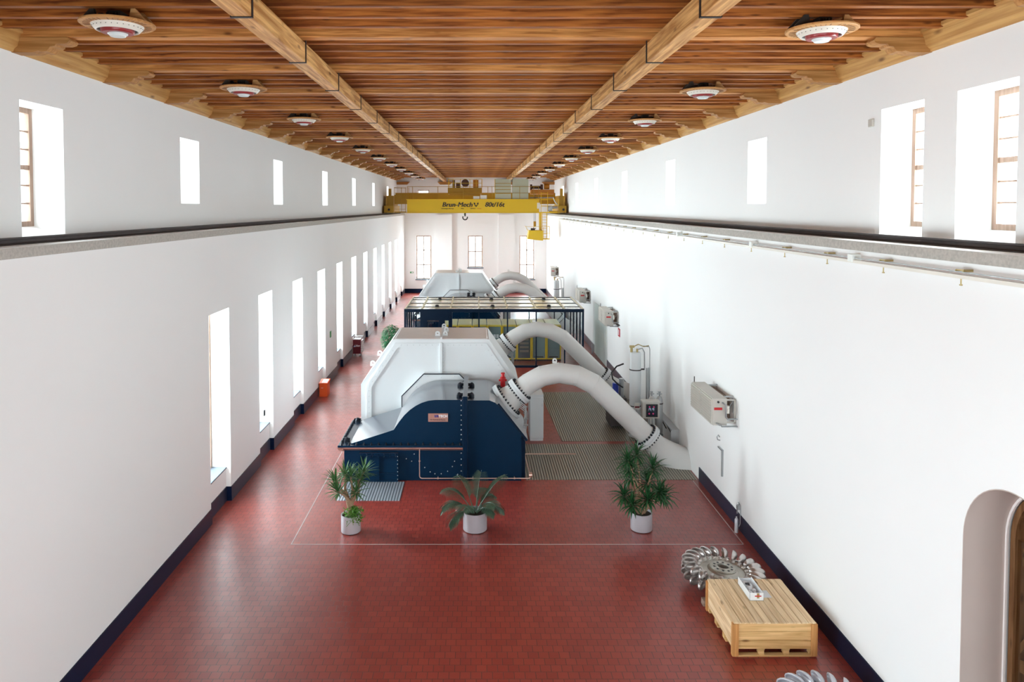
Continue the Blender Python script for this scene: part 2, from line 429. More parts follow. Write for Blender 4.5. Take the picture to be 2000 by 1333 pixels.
wall_with(bm, XR, XR+.95, YN, YF, 0, ZLED, [(AY0, AY1, 0, AZ+AR)])
n = 20
for s in (-1, 1):
    arc = [(AYC+s*AR*math.cos(PI/2*i/n), AZ+AR*math.sin(PI/2*i/n)) for i in range(n+1)]
    prism(bm, arc + [(AYC+s*AR, AZ+AR)], 'x', XR, XR+.95)
struct('wall_right', bm, 'wall')
# far wall and near wall (openings along X)
def wall_x(bm, y0, y1, xa, xb, za, zb, ops):
    cols = sorted({xa, xb, *[o[0] for o in ops], *[o[1] for o in ops]})
    for i in range(len(cols)-1):
        a, b_ = cols[i], cols[i+1]; z = za
        for o in sorted([o for o in ops if o[0] <= a+1e-6 and o[1] >= b_-1e-6], key=lambda o: o[2]):
            if o[2] > z: box(bm, a, b_, y0, y1, z, o[2])
            z = o[3]
        if z < zb: box(bm, a, b_, y0, y1, z, zb)
FARW = [(-6.03, -4.51, 1.37, 5.76), (-.82, .66, 2.55, 5.76), (4.34, 5.84, 1.37, 5.76), (-5.89, -4.71, 9.75, 10.36)]
bm = B(); wall_x(bm, YF, YF+.7, -8.9, 8.75, 0, 12.2, FARW)
for a, b_ in ((-4.02, -2.42), (2.22, 3.75)): box(bm, a, b_, YF-.3, YF, 0, 7.9)
struct('wall_far', bm, 'wall')
ADDED_NEARW = [(-6.2, -4.0, 1.2, 6.2), (-1.1, 1.1, 1.2, 6.2), (4.0, 6.2, 1.2, 6.2)]  # unseen openings added behind the camera to light the foreground
bm = B(); wall_x(bm, YN-.5, YN, -8.9, 8.75, 0, 12.2, ADDED_NEARW); struct('wall_near', bm, 'wall')
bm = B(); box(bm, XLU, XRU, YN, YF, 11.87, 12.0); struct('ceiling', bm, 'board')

# skirting (steps into the window niches)
bm = B(); y = YN
for (a, b_, c, d) in LOW:
    box(bm, XL, XL+.025, y, a, 0, .42); box(bm, XL-.14, XL-.115, a, b_, 0, .42)
    box(bm, XL-.14, XL+.025, a-.0, a+.02, 0, .42); box(bm, XL-.14, XL+.025, b_-.02, b_, 0, .42); y = b_
box(bm, XL, XL+.025, y, YF, 0, .42)
struct('baseboard_left', bm, 'skirt')
bm = B(); box(bm, XR-.025, XR, AY1, 22.35, 0, .42); box(bm, XR-.025, XR, 29.5, 38.3, 0, .42); box(bm, XR-.025, XR, 42.3, YF, 0, .42)
box(bm, XR-.025, XR, YN, AY0, 0, .42)
struct('baseboard_right', bm, 'skirt')
bm = B()
for a, b_, yy in ((XL, -4.02, YF), (-4.02, -2.42, YF-.3), (-2.42, 2.22, YF), (2.22, 3.75, YF-.3), (3.75, XR, YF)):
    box(bm, a, b_, yy-.025, yy, 0, .42)
struct('baseboard_far', bm, 'skirt')

# crane ledges, rails
bm = B(); box(bm, XLU, XL+.03, YN, YF, ZLED, 7.99); struct('trim_1', bm, 'concrete')
bm = B(); box(bm, XLU, XL+.02, YN, YF, 7.99, 7.996); struct('trim_8', bm, 'wall')
bm = B(); box(bm, XR-.03, XRU, YN, YF, ZLED, 7.99); struct('trim_2', bm, 'concrete')
bm = B(); box(bm, XR-.02, XRU, YN, YF, 7.99, 7.996); struct('trim_9', bm, 'wall')
for s, xc, side in ((-1, -7.62, 'left'), (1, 7.48, 'right')):
    bm = B(); prism(bm, [(xc-.09, 7.996), (xc+.09, 7.996), (xc+.09, 8.01), (xc+.02, 8.03), (xc+.02, 8.08), (xc+.045, 8.09), (xc+.045, 8.12), (xc-.045, 8.12), (xc-.045, 8.09), (xc-.02, 8.08), (xc-.02, 8.03), (xc-.09, 8.01)], 'y', YN+.1, YF-.05)
    solo('crane_rail', bm, 'rail', f'dark steel crane rail running along the {side} wall ledge', 'crane rail')
# cornices under the joists
for nm, s, xw in (('trim_3', 1, XLU), ('trim_4', -1, XRU)):
    bm = B()
    prism(bm, [(xw, 11.28), (xw+s*.03, 11.28), (xw+s*.05, 11.33), (xw+s*.11, 11.38), (xw+s*.16, 11.58), (xw+s*.2, 11.6), (xw+s*.2, 11.66), (xw, 11.66)], 'y', YN, YF)
    struct(nm, bm, 'cornice')
# floor joint strips
bm = B()
box(bm, -4.74, 6.83, 18.02, 18.045, 0, .004); box(bm, -4.74, -4.715, 18.045, 36, 0, .004); box(bm, 6.82, 6.845, 18.045, 22.3, 0, .004)
struct('trim_5', bm, 'joint')

# ---------------------------------------------------------------- windows
WN = [0]
def window_side(side, a, b_, c, d, xf, rows, low):
    """window in a side wall; xf = frame plane, outward sign s"""
    WN[0] += 1; s = -1 if side == 'left' else 1
    r = bpy.data.objects.new(f'window_{WN[0]}', None); C.objects.link(r); r['kind'] = 'structure'; r.location = (xf, (a+b_)/2, c)
    z0 = .96 if low else c
    if not low and c < 8.2: z0 = 8.25
    z1 = d-.0
    bm = B(); x0, x1 = sorted((xf, xf+s*.09))
    frame_rect(bm, a, b_, z0, z1, .1, x0, x1, 'x')
    zm = (z0+z1)/2
    obj('window_frame', bm, 'winframe', r)
    bm = B(); xm0, xm1 = sorted((xf+s*.02, xf+s*.06))
    box(bm, xm0, xm1, (a+b_)/2-.02, (a+b_)/2+.02, z0+.1, z1-.1)
    for k in range(1, rows):
        zz = z0+.1+(z1-z0-.2)*k/rows; t = .045 if k == rows//2 and not low else .015
        if low and k % 2 == 0: t = .04
        box(bm, xm0, xm1, a+.1, b_-.1, zz-t, zz+t)
    obj('glazing_bar', bm, 'winframe', r)
    bm = B(); x0, x1 = sorted((xf+s*.035, xf+s*.043)); box(bm, x0, x1, a+.1, b_-.1, z0+.1, z1-.1); obj('window_pane', bm, 'glass', r)
    if low:
        bm = B(); x0, x1 = sorted((xf, XL-.12)); box(bm, x0, x1, a, b_, .96, 1.0); obj('window_sill', bm, 'sill', r)
    elif z0 > c:
        bm = B(); xw = XLU if s < 0 else XRU
        prism(bm, [(xw, c), (xf+s*.09, c), (xf+s*.09, z0), (xf, z0)], 'y', a, b_); obj('window_sill', bm, 'wall', r)
    L = LLOW if low else (LUP if side == 'left' else LUPR)
    ry = -PI/2 if side == 'left' else PI/2
    daylight('window_daylight', (xf+s*.45, (a+b_)/2, (z0+z1)/2), (0, ry, 0), z1-z0, b_-a, L)
for (a, b_, c, d) in LOW: window_side('left', a, b_, c, d, XL-.55, 6, True)
for (a, b_, c, d) in UPL: window_side('left', a, b_, c, d, XLU-.6, 6, False)
for (a, b_, c, d) in UPR: window_side('right', a, b_, c, d, XRU+.6, 6, False)
def window_end(y, s, x0, x1, z0, z1, cols, rows, sill=True, L=None):
    WN[0] += 1
    r = bpy.data.objects.new(f'window_{WN[0]}', None); C.objects.link(r); r['kind'] = 'structure'; r.location = ((x0+x1)/2, y, z0)
    ya, yb = sorted((y+s*.18, y+s*.26))
    bm = B(); frame_rect(bm, x0, x1, z0, z1, .11, ya, yb, 'y'); obj('window_frame', bm, 'winframe', r)
    bm = B()
    for k in range(1, cols):
        xx = x0+(x1-x0)*k/cols; box(bm, xx-.045, xx+.045, ya, yb, z0+.08, z1-.08)
    for k in range(1, rows):
        zz = z0+(z1-z0)*k/rows; box(bm, x0+.08, x1-.08, ya, yb, zz-.045, zz+.045)
    if cols > 1:
        for k in range(1, rows*2, 2):
            zz = z0+(z1-z0)*k/(rows*2); box(bm, x0+.08, x1-.08, ya+.03, yb-.03, zz-.007, zz+.007)
    obj('glazing_bar', bm, 'winframe', r)
    bm = B(); box(bm, x0+.08, x1-.08, (ya+yb)/2-.004, (ya+yb)/2+.004, z0+.08, z1-.08); obj('window_pane', bm, 'glass', r)
    if sill:
        bm = B(); yy0, yy1 = sorted((y-s*.1, ya if s > 0 else yb)); box(bm, x0-.08, x1+.08, yy0, yy1, z0-.08, z0+.01); obj('window_sill', bm, 'sill', r)
    daylight('window_daylight', ((x0+x1)/2, y+s*.62, (z0+z1)/2), (-PI/2 if s > 0 else PI/2, 0, 0), x1-x0, z1-z0, L or LEND)
for (x0, x1, z0, z1) in FARW[:3]: window_end(YF, 1, x0, x1, z0, z1, 2, 3 if z0 < 2 else 2)
window_end(YF, 1, *FARW[3], 1, 1, False)
for (x0, x1, z0, z1) in ADDED_NEARW: window_end(YN, -1, x0, x1, z0, z1, 2, 3, True, 7.0)  # added windows and their lamps, out of view, brighten the near end

# ---------------------------------------------------------------- arched opening
bm = B()
def arch_pts(r, n=24): return [(AYC+r*math.cos(PI*i/n), AZ+r*math.sin(PI*i/n)) for i in range(n+1)]
o_, i_ = arch_pts(AR), arch_pts(AR-.012)
outer = [(AY1, 0)] + o_ + [(AY0, 0)]; inner = [(AY1-.012, 0)] + i_ + [(AY0+.012, 0)]
n = len(outer); vs = [[bm.verts.new((x, p[0], p[1])) for p in pl] for pl in (outer, inner) for x in (XR-.002, XR+.62)]
for i in range(n-1):
    oa, ob, ia, ib = vs
    for q in ((oa[i], oa[i+1], ob[i+1], ob[i]), (ia[i+1], ia[i], ib[i], ib[i+1]), (oa[i+1], oa[i], ia[i], ia[i+1]), (ob[i], ob[i+1], ib[i+1], ib[i])): bm.faces.new(q)
struct('trim_6', bm, 'jamb', smooth=50)
bm = B()
o_, i_ = arch_pts(AR-.012), arch_pts(AR-.045)
outer = [(AY1-.012, 0)] + o_ + [(AY0+.012, 0)]; inner = [(AY1-.045, 0)] + i_ + [(AY0+.045, 0)]
vs = [[bm.verts.new((x, p[0], p[1])) for p in pl] for pl in (outer, inner) for x in (XR+.60, XR+.63)]
for i in range(n-1):
    oa, ob, ia, ib = vs
    for q in ((oa[i], oa[i+1], ob[i+1], ob[i]), (ia[i+1], ia[i], ib[i], ib[i+1]), (oa[i+1], oa[i], ia[i], ia[i+1]), (ob[i], ob[i+1], ib[i+1], ib[i])): bm.faces.new(q)
struct('trim_7', bm, 'jamb_edge')
r = bpy.data.objects.new('door_1', None); C.objects.link(r); r['kind'] = 'structure'; r.location = (XR+.68, AYC, 0)
bm = B(); prism(bm, [(AY1-.001, 0)] + arch_pts(AR-.001) + [(AY0+.001, 0)], 'x', XR+.86, XR+.94); obj('mirrored_timber_sheet', bm, 'archmirror', r)  # brown sheet stands in for the timber ceiling reflected in the glass
bm = B()
o_, i_ = arch_pts(AR-.04), arch_pts(AR-.13)
outer = [(AY1-.04, 0)] + o_ + [(AY0+.04, 0)]; inner = [(AY1-.13, 0)] + i_ + [(AY0+.13, 0)]
vs = [[bm.verts.new((x, p[0], p[1])) for p in pl] for pl in (outer, inner) for x in (XR+.66, XR+.86)]
for i in range(n-1):
    oa, ob, ia, ib = vs
    for q in ((oa[i], oa[i+1], ob[i+1], ob[i]), (ia[i+1], ia[i], ib[i], ib[i+1]), (oa[i+1], oa[i], ia[i], ia[i+1]), (ob[i], ob[i+1], ib[i+1], ib[i])): bm.faces.new(q)
obj('door_frame', bm, 'archwood', r)
for (y0, z0, y1, z1, t) in ((10.18, 3.55, 8.4, 3.95, .09), (10.18, 2.0, 8.4, 2.4, .09), (10.2, 3.5, 9.3, 4.75, .04), (10.2, 2.1, 9.2, 3.7, .04), (10.2, .6, 9.2, 2.2, .04), (8.4, 2.3, 9.6, 3.7, .04), (10.2, .5, 8.4, .9, .09)):
    bm = B(); box(bm, XR+.77, XR+.85, -.5, .5, -t, t)
    L_ = math.hypot(y1-y0, z1-z0); an = math.atan2(z1-z0, y1-y0)
    for v in bm.verts:
        yy, zz = v.co.y*L_, v.co.z
        v.co.y = (y0+y1)/2 + yy*math.cos(an) - zz*math.sin(an); v.co.z = (z0+z1)/2 + yy*math.sin(an) + zz*math.cos(an)
    obj('mirrored_truss_bar', bm, 'archwood', r)  # slanting bars modelled in place of roof trusses mirrored in the glass
bm = B(); box(bm, XR+.70, XR+.705, AY0+.13, AY1-.13, .05, AZ); obj('door_pane', bm, 'glass_a', r)
# sheet gate in the right wall
r = bpy.data.objects.new('door_2', None); C.objects.link(r); r['kind'] = 'structure'; r.location = (XR, 40.3, 0)
bm = B(); 
for k in range(13): box(bm, XR-.04, XR-.001, 38.35+k*.3, 38.64+k*.3, .01, 3.0)
obj('door_leaf', bm, 'gate', r)

# ---------------------------------------------------------------- timber ceiling
BAY, Y0 = 3.0, 12.5
ks = range(-5, 20)
cnt = 0; gk = 0
protoJ = None; protoH = None
vis = 0
for k in ks:
    yk = Y0 + BAY*k
    if yk > YF-.2: break
    near = 'behind the camera' if yk < 9.5 else None
    lab = f'heavy timber cross beam, {ORD[k+1]} from the camera end of the ceiling' if k >= -1 else 'heavy timber cross beam overhead behind the photographer'
    if protoH is None:
        bm = B(); box(bm, XLU+.02, XRU-.02, yk-.125, yk+.125, 11.53, 11.87, .008)
        protoH = solo('ceiling_cross_beam', bm, 'joist_big', lab, 'beam', 'heavy ceiling cross beams')
        o = protoH
    else:
        o = protoH.copy(); C.objects.link(o); o.location.y = yk; o['label'] = lab
    if k < -1: o['group'] = 'cross beams behind the camera'
    for j in range(1, 5):
        yj = yk + .6*j
        if yj > YF-.1: break
        lab = f'{ORD[j-1]} narrow ceiling joist beyond the {ORD[k+1]} heavy cross beam' if k >= -1 else 'narrow ceiling joist overhead behind the photographer'
        if protoJ is None:
            bm = B(); box(bm, XLU+.02, XRU-.02, yj-.065, yj+.065, 11.575, 11.87, .005)
            protoJ = solo('ceiling_joist', bm, 'joist', lab, 'joist', 'narrow ceiling joists')
            o = protoJ
        else:
            o = protoJ.copy(); C.objects.link(o); o.location.y = yj; o['label'] = lab
        if k < -1: o['group'] = 'joists behind the camera'
# lengthwise main beams, each with strapping irons
for s, side in ((-1, 'left'), (1, 'right')):
    xi = 2.98*s; xo = s*(2.98+.27) if s > 0 else -3.25
    x0, x1 = sorted((xi, xo))
    r = thing('ceiling_main_beam', f'long pale timber main beam on the {side} of the ceiling with black straps', 'beam', ((x0+x1)/2, 34, 11.15), 'lengthwise ceiling beams')
    bm = B(); box(bm, x0, x1, YN+.05, YF-.05, 11.15, 11.46, .012); obj('beam_timber', bm, 'beam', r)
    bm = B(); box(bm, x0+.05, x1-.05, YN+.05, YF-.05, 11.46, 11.53); obj('bearing_plank', bm, 'beam', r)
    first = None
    for k in ks:
        yk = Y0+.12 + BAY*k
        if yk < 0 or yk > YF-.3: continue
        if first is None:
            bm = B(); box(bm, x0-.012, x1+.012, yk-.03, yk+.03, 11.138, 11.15)
            for xx in (x0-.012, x1): box(bm, xx, xx+.012, yk-.03, yk+.03, 11.138, 11.525)
            first = obj('iron_strap', bm, 'iron', r); fy = yk
        else:
            c = first.copy(); C.objects.link(c); c.parent = r; c.location.y = yk-fy
# carved corbels
prof = [(0, 0), (.36, 0), (.46, .045), (.52, .015), (.60, .03), (.64, .09), (.66, .14), (.74, .15), (.76, .2), (.90, .2), (.97, .23), (1.0, .29), (.96, .36), (0, .36)]
for s, xw, side in ((1, XLU, 'left'), (-1, XRU, 'right')):
    proto = None
    for k in ks:
        yk = Y0+BAY*k
        if yk < 9 or yk > YF-.3: continue
        lab = f'carved timber corbel on the {side} wall, {ORD[k+1]} from the camera'
        if proto is None:
            bm = B(); prism(bm, [(xw+s*a, 11.27+b_*.72) for a, b_ in prof], 'y', yk-.14, yk+.14)
            proto = solo('carved_corbel', bm, 'corbel', lab, 'corbel', f'carved corbels along the {side} wall'); py = proto.location.y
            o = proto
        else:
            o = proto.copy(); C.objects.link(o); o.location.y = yk; o['label'] = lab
for x in (-7.4, -3.1, 3.1, 7.3):
    bm = B(); prism(bm, [(x-.75 if abs(x) < 5 or x > 0 else x-.5, 11.14), (x+.75 if abs(x) < 5 or x < 0 else x+.5, 11.14), (x+.5, 10.88), (x-.5, 10.88)], 'y', YF-.5, YF-.01)
    where = {-7.4: 'in the far left corner', -3.1: 'carrying the left main beam', 3.1: 'carrying the right main beam', 7.3: 'in the far right corner'}[x]
    solo('end_wall_corbel', bm, 'corbel', f'broad brown timber corbel on the end wall {where}', 'corbel', 'corbels on the end wall')

# ---------------------------------------------------------------- ceiling lamps
def make_lamp(x, y, label, group):
    r = thing('ceiling_lamp', label, 'lamp', (x, y, 11.40), group)
    c = (x, y, 11.40)
    bm = B(); lathe(bm, [(.30, -.022), (.52, -.022), (.535, -.01), (.535, .012), (.52, .02), (.30, .02), (.30, -.022)], 40, c)
    nf = len(bm.faces)
    for j in range(40):
        if j % 10 in (0,): continue
        a = 2*PI*j/40
        box(bm, -.003, .003, -.045, .045, -.026, -.021)
        for v in list(bm.verts)[-8:]:
            q = Vector((v.co.y+.43, v.co.x)); v.co = Vector((x+q.x*math.cos(a)-q.y*math.sin(a), y+q.x*math.sin(a)+q.y*math.cos(a), 11.40+v.co.z))
    bm.faces.ensure_lookup_table()
    for f in bm.faces[nf:]: f.material_index = 1
    obj('wooden_ring', bm, ['lampwood', 'motor'], r, 35)
    bm = B(); lathe(bm, [(.30, .0), (.37, -.022), (.36, -.045), (.335, -.07), (.31, -.10), (.29, -.105), (.285, -.09), (.30, -.04), (.28, .0)], 40, c)
    nf = len(bm.faces)
    for j in range(28):
        a = 2*PI*j/28; p = Vector((x+.352*math.cos(a), y+.352*math.sin(a), 11.40-.06)); cyl(bm, p, p+Vector((math.cos(a)*.006, math.sin(a)*.006, -.004)), .006, 6)
    bm.faces.ensure_lookup_table()
    for f in bm.faces[nf:]: f.material_index = 1
    obj('reflector_ring', bm, ['ivory', 'black'], r, 50)
    bm = B(); lathe(bm, [(.0, -.06), (.29, -.06), (.29, -.075), (.0, -.075)], 32, c); obj('inner_plate', bm, 'black', r)
    bm = B(); lathe(bm, [(.24, -.07), (.235, -.125), (.22, -.14), (.13, -.14), (.13, -.07)], 32, c); obj('red_band', bm, 'redlamp', r, 40)
    bm = B(); lathe(bm, [(.14, -.13), (.145, -.15), (.12, -.17), (.11, -.185), (0, -.19), (0, -.13)], 32, c); obj('lamp_lens', bm, 'lens', r, 40)
    bm = B(); box(bm, x-.1, x+.1, y-.12, y+.12, 11.42, 11.58, .01)
    for k in range(5): box(bm, x-.1+k*.045, x-.09+k*.045, y-.15, y-.12, 11.43, 11.55)
    box(bm, x-.26, x-.14, y-.08, y+.08, 11.42, 11.53); box(bm, x+.14, x+.3, y-.06, y+.08, 11.42, 11.52)
    obj('ballast_box', bm, 'soot', r)
    for sx in (-1, 1):
        for yy in (-.16, .10):
            bm = B(); prism(bm, [(x+sx*.24, 11.42), (x+sx*.50, 11.42), (x+sx*.34, 11.60), (x+sx*.28, 11.60)], 'y', y+yy, y+yy+.06)
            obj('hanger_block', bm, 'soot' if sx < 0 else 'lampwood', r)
    return r
for s, xl, side, ya in ((-1, -5.45, 'left', 11.0), (1, 5.42, 'right', 11.35)):
    proto = None
    for k in range(11):
        yk = ya + 5.9*k
        lab = f'round wood and ivory ceiling lamp, {ORD[k]} from camera in the {side} row'
        if yk > YF-1: break
        if proto is None: proto = make_lamp(xl, yk, lab, f'ceiling lamps in the {side} row')
        else: dup(proto, (xl, yk, 11.40), lab)

# ---------------------------------------------------------------- bolts as single parts
_bolt = {}
def bolt(parent, p, d, r=.03, h=.035, m='bolt', name='bolt'):
    key = (round(r, 4), round(h, 4), m)
    if key not in _bolt:
        bm = B(); cyl(bm, (0, 0, 0), (0, 0, h), r, 6); cyl(bm, (0, 0, h), (0, 0, h*1.7), r*.55, 8)
        bmesh.ops.recalc_face_normals(bm, faces=bm.faces)
        me = bpy.data.meshes.new('bolt'); bm.to_mesh(me); bm.free(); me.materials.append(M[m]); _bolt[key] = me
    o = bpy.data.objects.new(name, _bolt[key]); C.objects.link(o)
    o.rotation_mode = 'QUATERNION'; o.rotation_quaternion = Vector((0, 0, 1)).rotation_difference(Vector(d).normalized())
    o.parent = parent; o.location = Vector(p) - wloc(parent)
    return o
def lug(bm, p, r=.09, t=.03, ax='x'):
    """lifting eye plate with a hole, standing at p"""
    n = 14
    out = [(r*math.cos(a), r*1.15+r*math.sin(a)) for a in [PI*i/n for i in range(n+1)]] + [(-r, 0), (r, 0)]
    inn = [(r*.42*math.cos(a), r*1.15+r*.42*math.sin(a)) for a in [2*PI*i/(n+3) for i in range(n+3)]]
    def cv(q): return (p[1]+q[0], p[2]+q[1]) if ax == 'x' else (p[0]+q[0], p[2]+q[1])
    c = p[0] if ax == 'x' else p[1]
    ring_prism(bm, [cv(q) for q in out], [cv(q) for q in inn], ax, c-t/2, c+t/2)
    return bm

# ---------------------------------------------------------------- turbine casing (dark blue)
def make_turbine():
    YA, YB = 22.3, 24.95
    r = thing('turbine_casing', 'dark blue turbine casing with a copper band and maker plate behind the three planters', 'turbine', (-1.3, 23.6, 0), 'turbine casings')
    bm = B(); box(bm, -4.16, -.42, YA+.02, YB, 0, .97, .01); obj('lower_casing', bm, 'blue', r)
    hood = [(-4.02, 1.14), (-2.60, 1.60), (-2.55, 1.68), (-2.42, 1.87), (-2.27, 2.06), (-2.09, 2.235), (-1.9, 2.37), (-1.72, 2.46), (-1.5, 2.53), (-1.28, 2.555), (-.42, 2.555), (-.42, 1.14)]
    bm = B(); prism(bm, hood, 'y', YA+.06, YB); obj('curved_hood', bm, 'blue', r, 12)
    bm = B(); prism(bm, [(-.28, 0), (1.42, 0), (1.42, 1.47), (.70, 2.39), (.60, 2.48), (.42, 2.555), (-.28, 2.555)], 'y', YA, YB); obj('inlet_casing', bm, 'blue', r, 12)
    bm = B(); prism(bm, [(1.42, 0), (1.56, 0), (1.56, 1.2), (1.42, 1.3)], 'y', YA+.25, YB); obj('side_recess', bm, 'blue_d', r)
    # slanting inlet plate
    bm = B(); prism(bm, [(1.58, 1.22), (1.64, 1.27), (.72, 2.44), (.66, 2.40)], 'y', YA+.1, YB-.05); obj('inlet_plate', bm, 'blue_d', r)
    bm = B(); box(bm, -.42, -.27, YA-.10, YB+.02, 0, 2.70, .012); obj('joint_flange', bm, 'blue_d', r)
    bm = B(); box(bm, -4.34, -.42, YA-.10, YB, 1.085, 1.15, .008); obj('lip_flange', bm, 'blue', r)
    bm = B(); prism(bm, [(YA+.02, .965), (YA-.11, 1.055), (YA-.11, 1.09), (YA+.02, 1.09)], 'x', -4.33, -.42)
    prism(bm, [(-4.16, .965), (-4.34, 1.055), (-4.34, 1.09), (-4.16, 1.09)], 'y', YA-.11, YB); obj('copper_band', bm, 'copper', r)['label'] = 'brown copper band'
    for k in range(17): bolt(r, (-4.22+k*.232, YA-.03, 1.15), (0, 0, 1), .034, .045)
    for k in range(1, 12): bolt(r, (-4.25, YA-.03+k*.235, 1.15), (0, 0, 1), .034, .045)
    for yy in (YA+.32, YB-.2):
        bm = B(); box(bm, -4.24, -4.02, yy-.02, yy+.02, 1.15, 1.26); box(bm, -4.15, -4.11, yy-.11, yy+.11, 1.15, 1.26); lathe(bm, [(0, 1.29), (.06, 1.27), (.085, 1.2), (.085, 1.15)], 12, (-4.13, yy, 0)); obj('corner_clamp', bm, 'bolt', r)
    for k in range(9): bolt(r, (-.47, YA+.06, 1.3+k*.155), (0, -1, 0), .018, .03, 'galv')
    for k in range(5): bolt(r, (-.47, YA+.02, .12+k*.19), (0, -1, 0), .018, .03, 'galv')
    for yy in (YA+.45, YA+1.75):
        for sx in (-1, 1):
            bm = B(); lathe(bm, [(0, 0), (.09, 0), (.09, .06), (.055, .12), (0, .15)], 8, (-.345+sx*.20, yy, 2.555)); cyl(bm, (-.345+sx*.04, yy, 2.62), (-.345+sx*.22, yy, 2.62), .05, 10); obj('clamp_nut', bm, 'bolt', r)
    for (x, z) in ((-2.2, .70), (-2.03, .62), (-1.62, .42), (-1.45, .28), (-1.3, .22), (-1.1, .22), (-.9, .30), (-.75, .45), (-.68, .62), (-1.95, .85), (-.58, .2)): bolt(r, (x, YA+.02, z), (0, -1, 0), .017, .02, 'galv')
    # hatch
    h = bpy.data.objects.new('access_hatch', None)
    bm = B(); frame_rect(bm, -3.66, -2.45, .02, .92, .035, YA-.13, YA+.02, 'y'); box(bm, -3.63, -2.48, YA-.06, YA+.02, .03, .9)
    box(bm, -3.07, -3.04, YA-.13, YA, .03, .9); box(bm, -3.63, -2.48, YA-.12, YA, .26, .28); box(bm, -3.66, -2.45, YA-.15, YA, .84, .88)
    h = obj('access_hatch', bm, 'blue', r)
    for k in range(6):
        bm = B(); box(bm, -3.45+k*.18, -3.42+k*.18, YA-.16, YA-.02, .80, .90); obj('hinge', bm, 'blue_d', h)
    for k in range(7): bolt(h, (-2.46, YA-.13, .1+k*.12), (0, -1, 0), .013, .015, 'galv')
    # maker plate
    bm = B(); box(bm, -1.51, -.885, YA+.035, YA+.06, 1.865, 2.13, .004); pl = obj('nameplate', bm, 'copper', r)
    bm = place_text(text_bm('TECH', .105, 0, .004, .003, 1.05), -1.18, YA+.033, 2.01); obj('lettering', bm, 'whitetext', pl)
    bm = place_text(text_bm('VA', .105, .35, .006, .003), -1.33, YA+.033, 2.01); obj('lettering', bm, 'navytext', pl)
    bm = place_text(text_bm('VA Technik & Werke', .055, 0, .001, .003), -1.455, YA+.033, 1.915); obj('lettering', bm, 'black', pl)
    bm = B(); tube(bm, [(-1.77, YA-.14, 1.05), (-1.77, YA-.14, .20), (-1.75, YA-.14, .15), (-1.70, YA-.14, .13), (1.62, YA-.14, .13), (1.68, YA-.14, .14), (1.70, YA-.08, .15), (1.70, YA+.2, .15), (1.62, YA+1.4, .35), (1.62, YA+2.4, .5)], .017, 8)
    for x in (-1.2, -.1, 1.2): cyl(bm, (x-.02, YA-.14, .13), (x+.02, YA-.14, .13), .03, 8); box(bm, x-.01, x+.01, YA-.14, YA, .12, .14)
    cyl(bm, (-1.77, YA-.14, .66), (-1.77, YA-.14, .70), .03, 8); cyl(bm, (1.66, YA-.02, .2), (1.76, YA-.02, .2), .075, 12)
    obj('drain_pipe', bm, 'copper_p', r, 40)
    # small pipework under the inlet
    bm = B()
    for k in range(4): tube(bm, [(1.55+.03*k, YA+1.0+k*.12, 1.2-.1*k), (1.62+.03*k, YA+1.0+k*.12, 2.1-.12*k), (1.45, YA+1.0+k*.12, 2.25-.1*k)], .016, 6)
    for k in range(4): cyl(bm, (1.56, YA+.9+k*.14, 1.5+.16*k), (1.70, YA+.9+k*.14, 1.5+.16*k), .035, 8)
    obj('impulse_pipes', bm, 'steel', r, 40)
    return r
turb = make_turbine()
bm = B(); lathe(bm, [(0, 0), (.12, 0), (.12, .04), (.085, .06), (.085, .32), (.10, .33), (.10, .37), (.06, .40), (.05, .48), (.07, .49), (.07, .53), (0, .55)], 16, (.93, 24.75, 2.33)); cyl(bm, (.79, 24.75, 2.60), (1.07, 24.75, 2.60), .035, 10); box(bm, .87, .99, 24.62, 24.70, 2.48, 2.68)
solo('oil_valve', bm, 'red', 'small bright red valve standing behind the blue casing beside the white pipe flange', 'valve', smooth=40)
dup(turb, (-1.3, 32.2, 0), 'second dark blue turbine casing hidden behind the near white generator housing')
dup(turb, (-1.3, 49.2, 0), 'far dark blue turbine casing beyond the glass control room')
dup(turb, (-1.3, 57.8, 0), 'farthest dark blue turbine casing behind the far white generator housing')

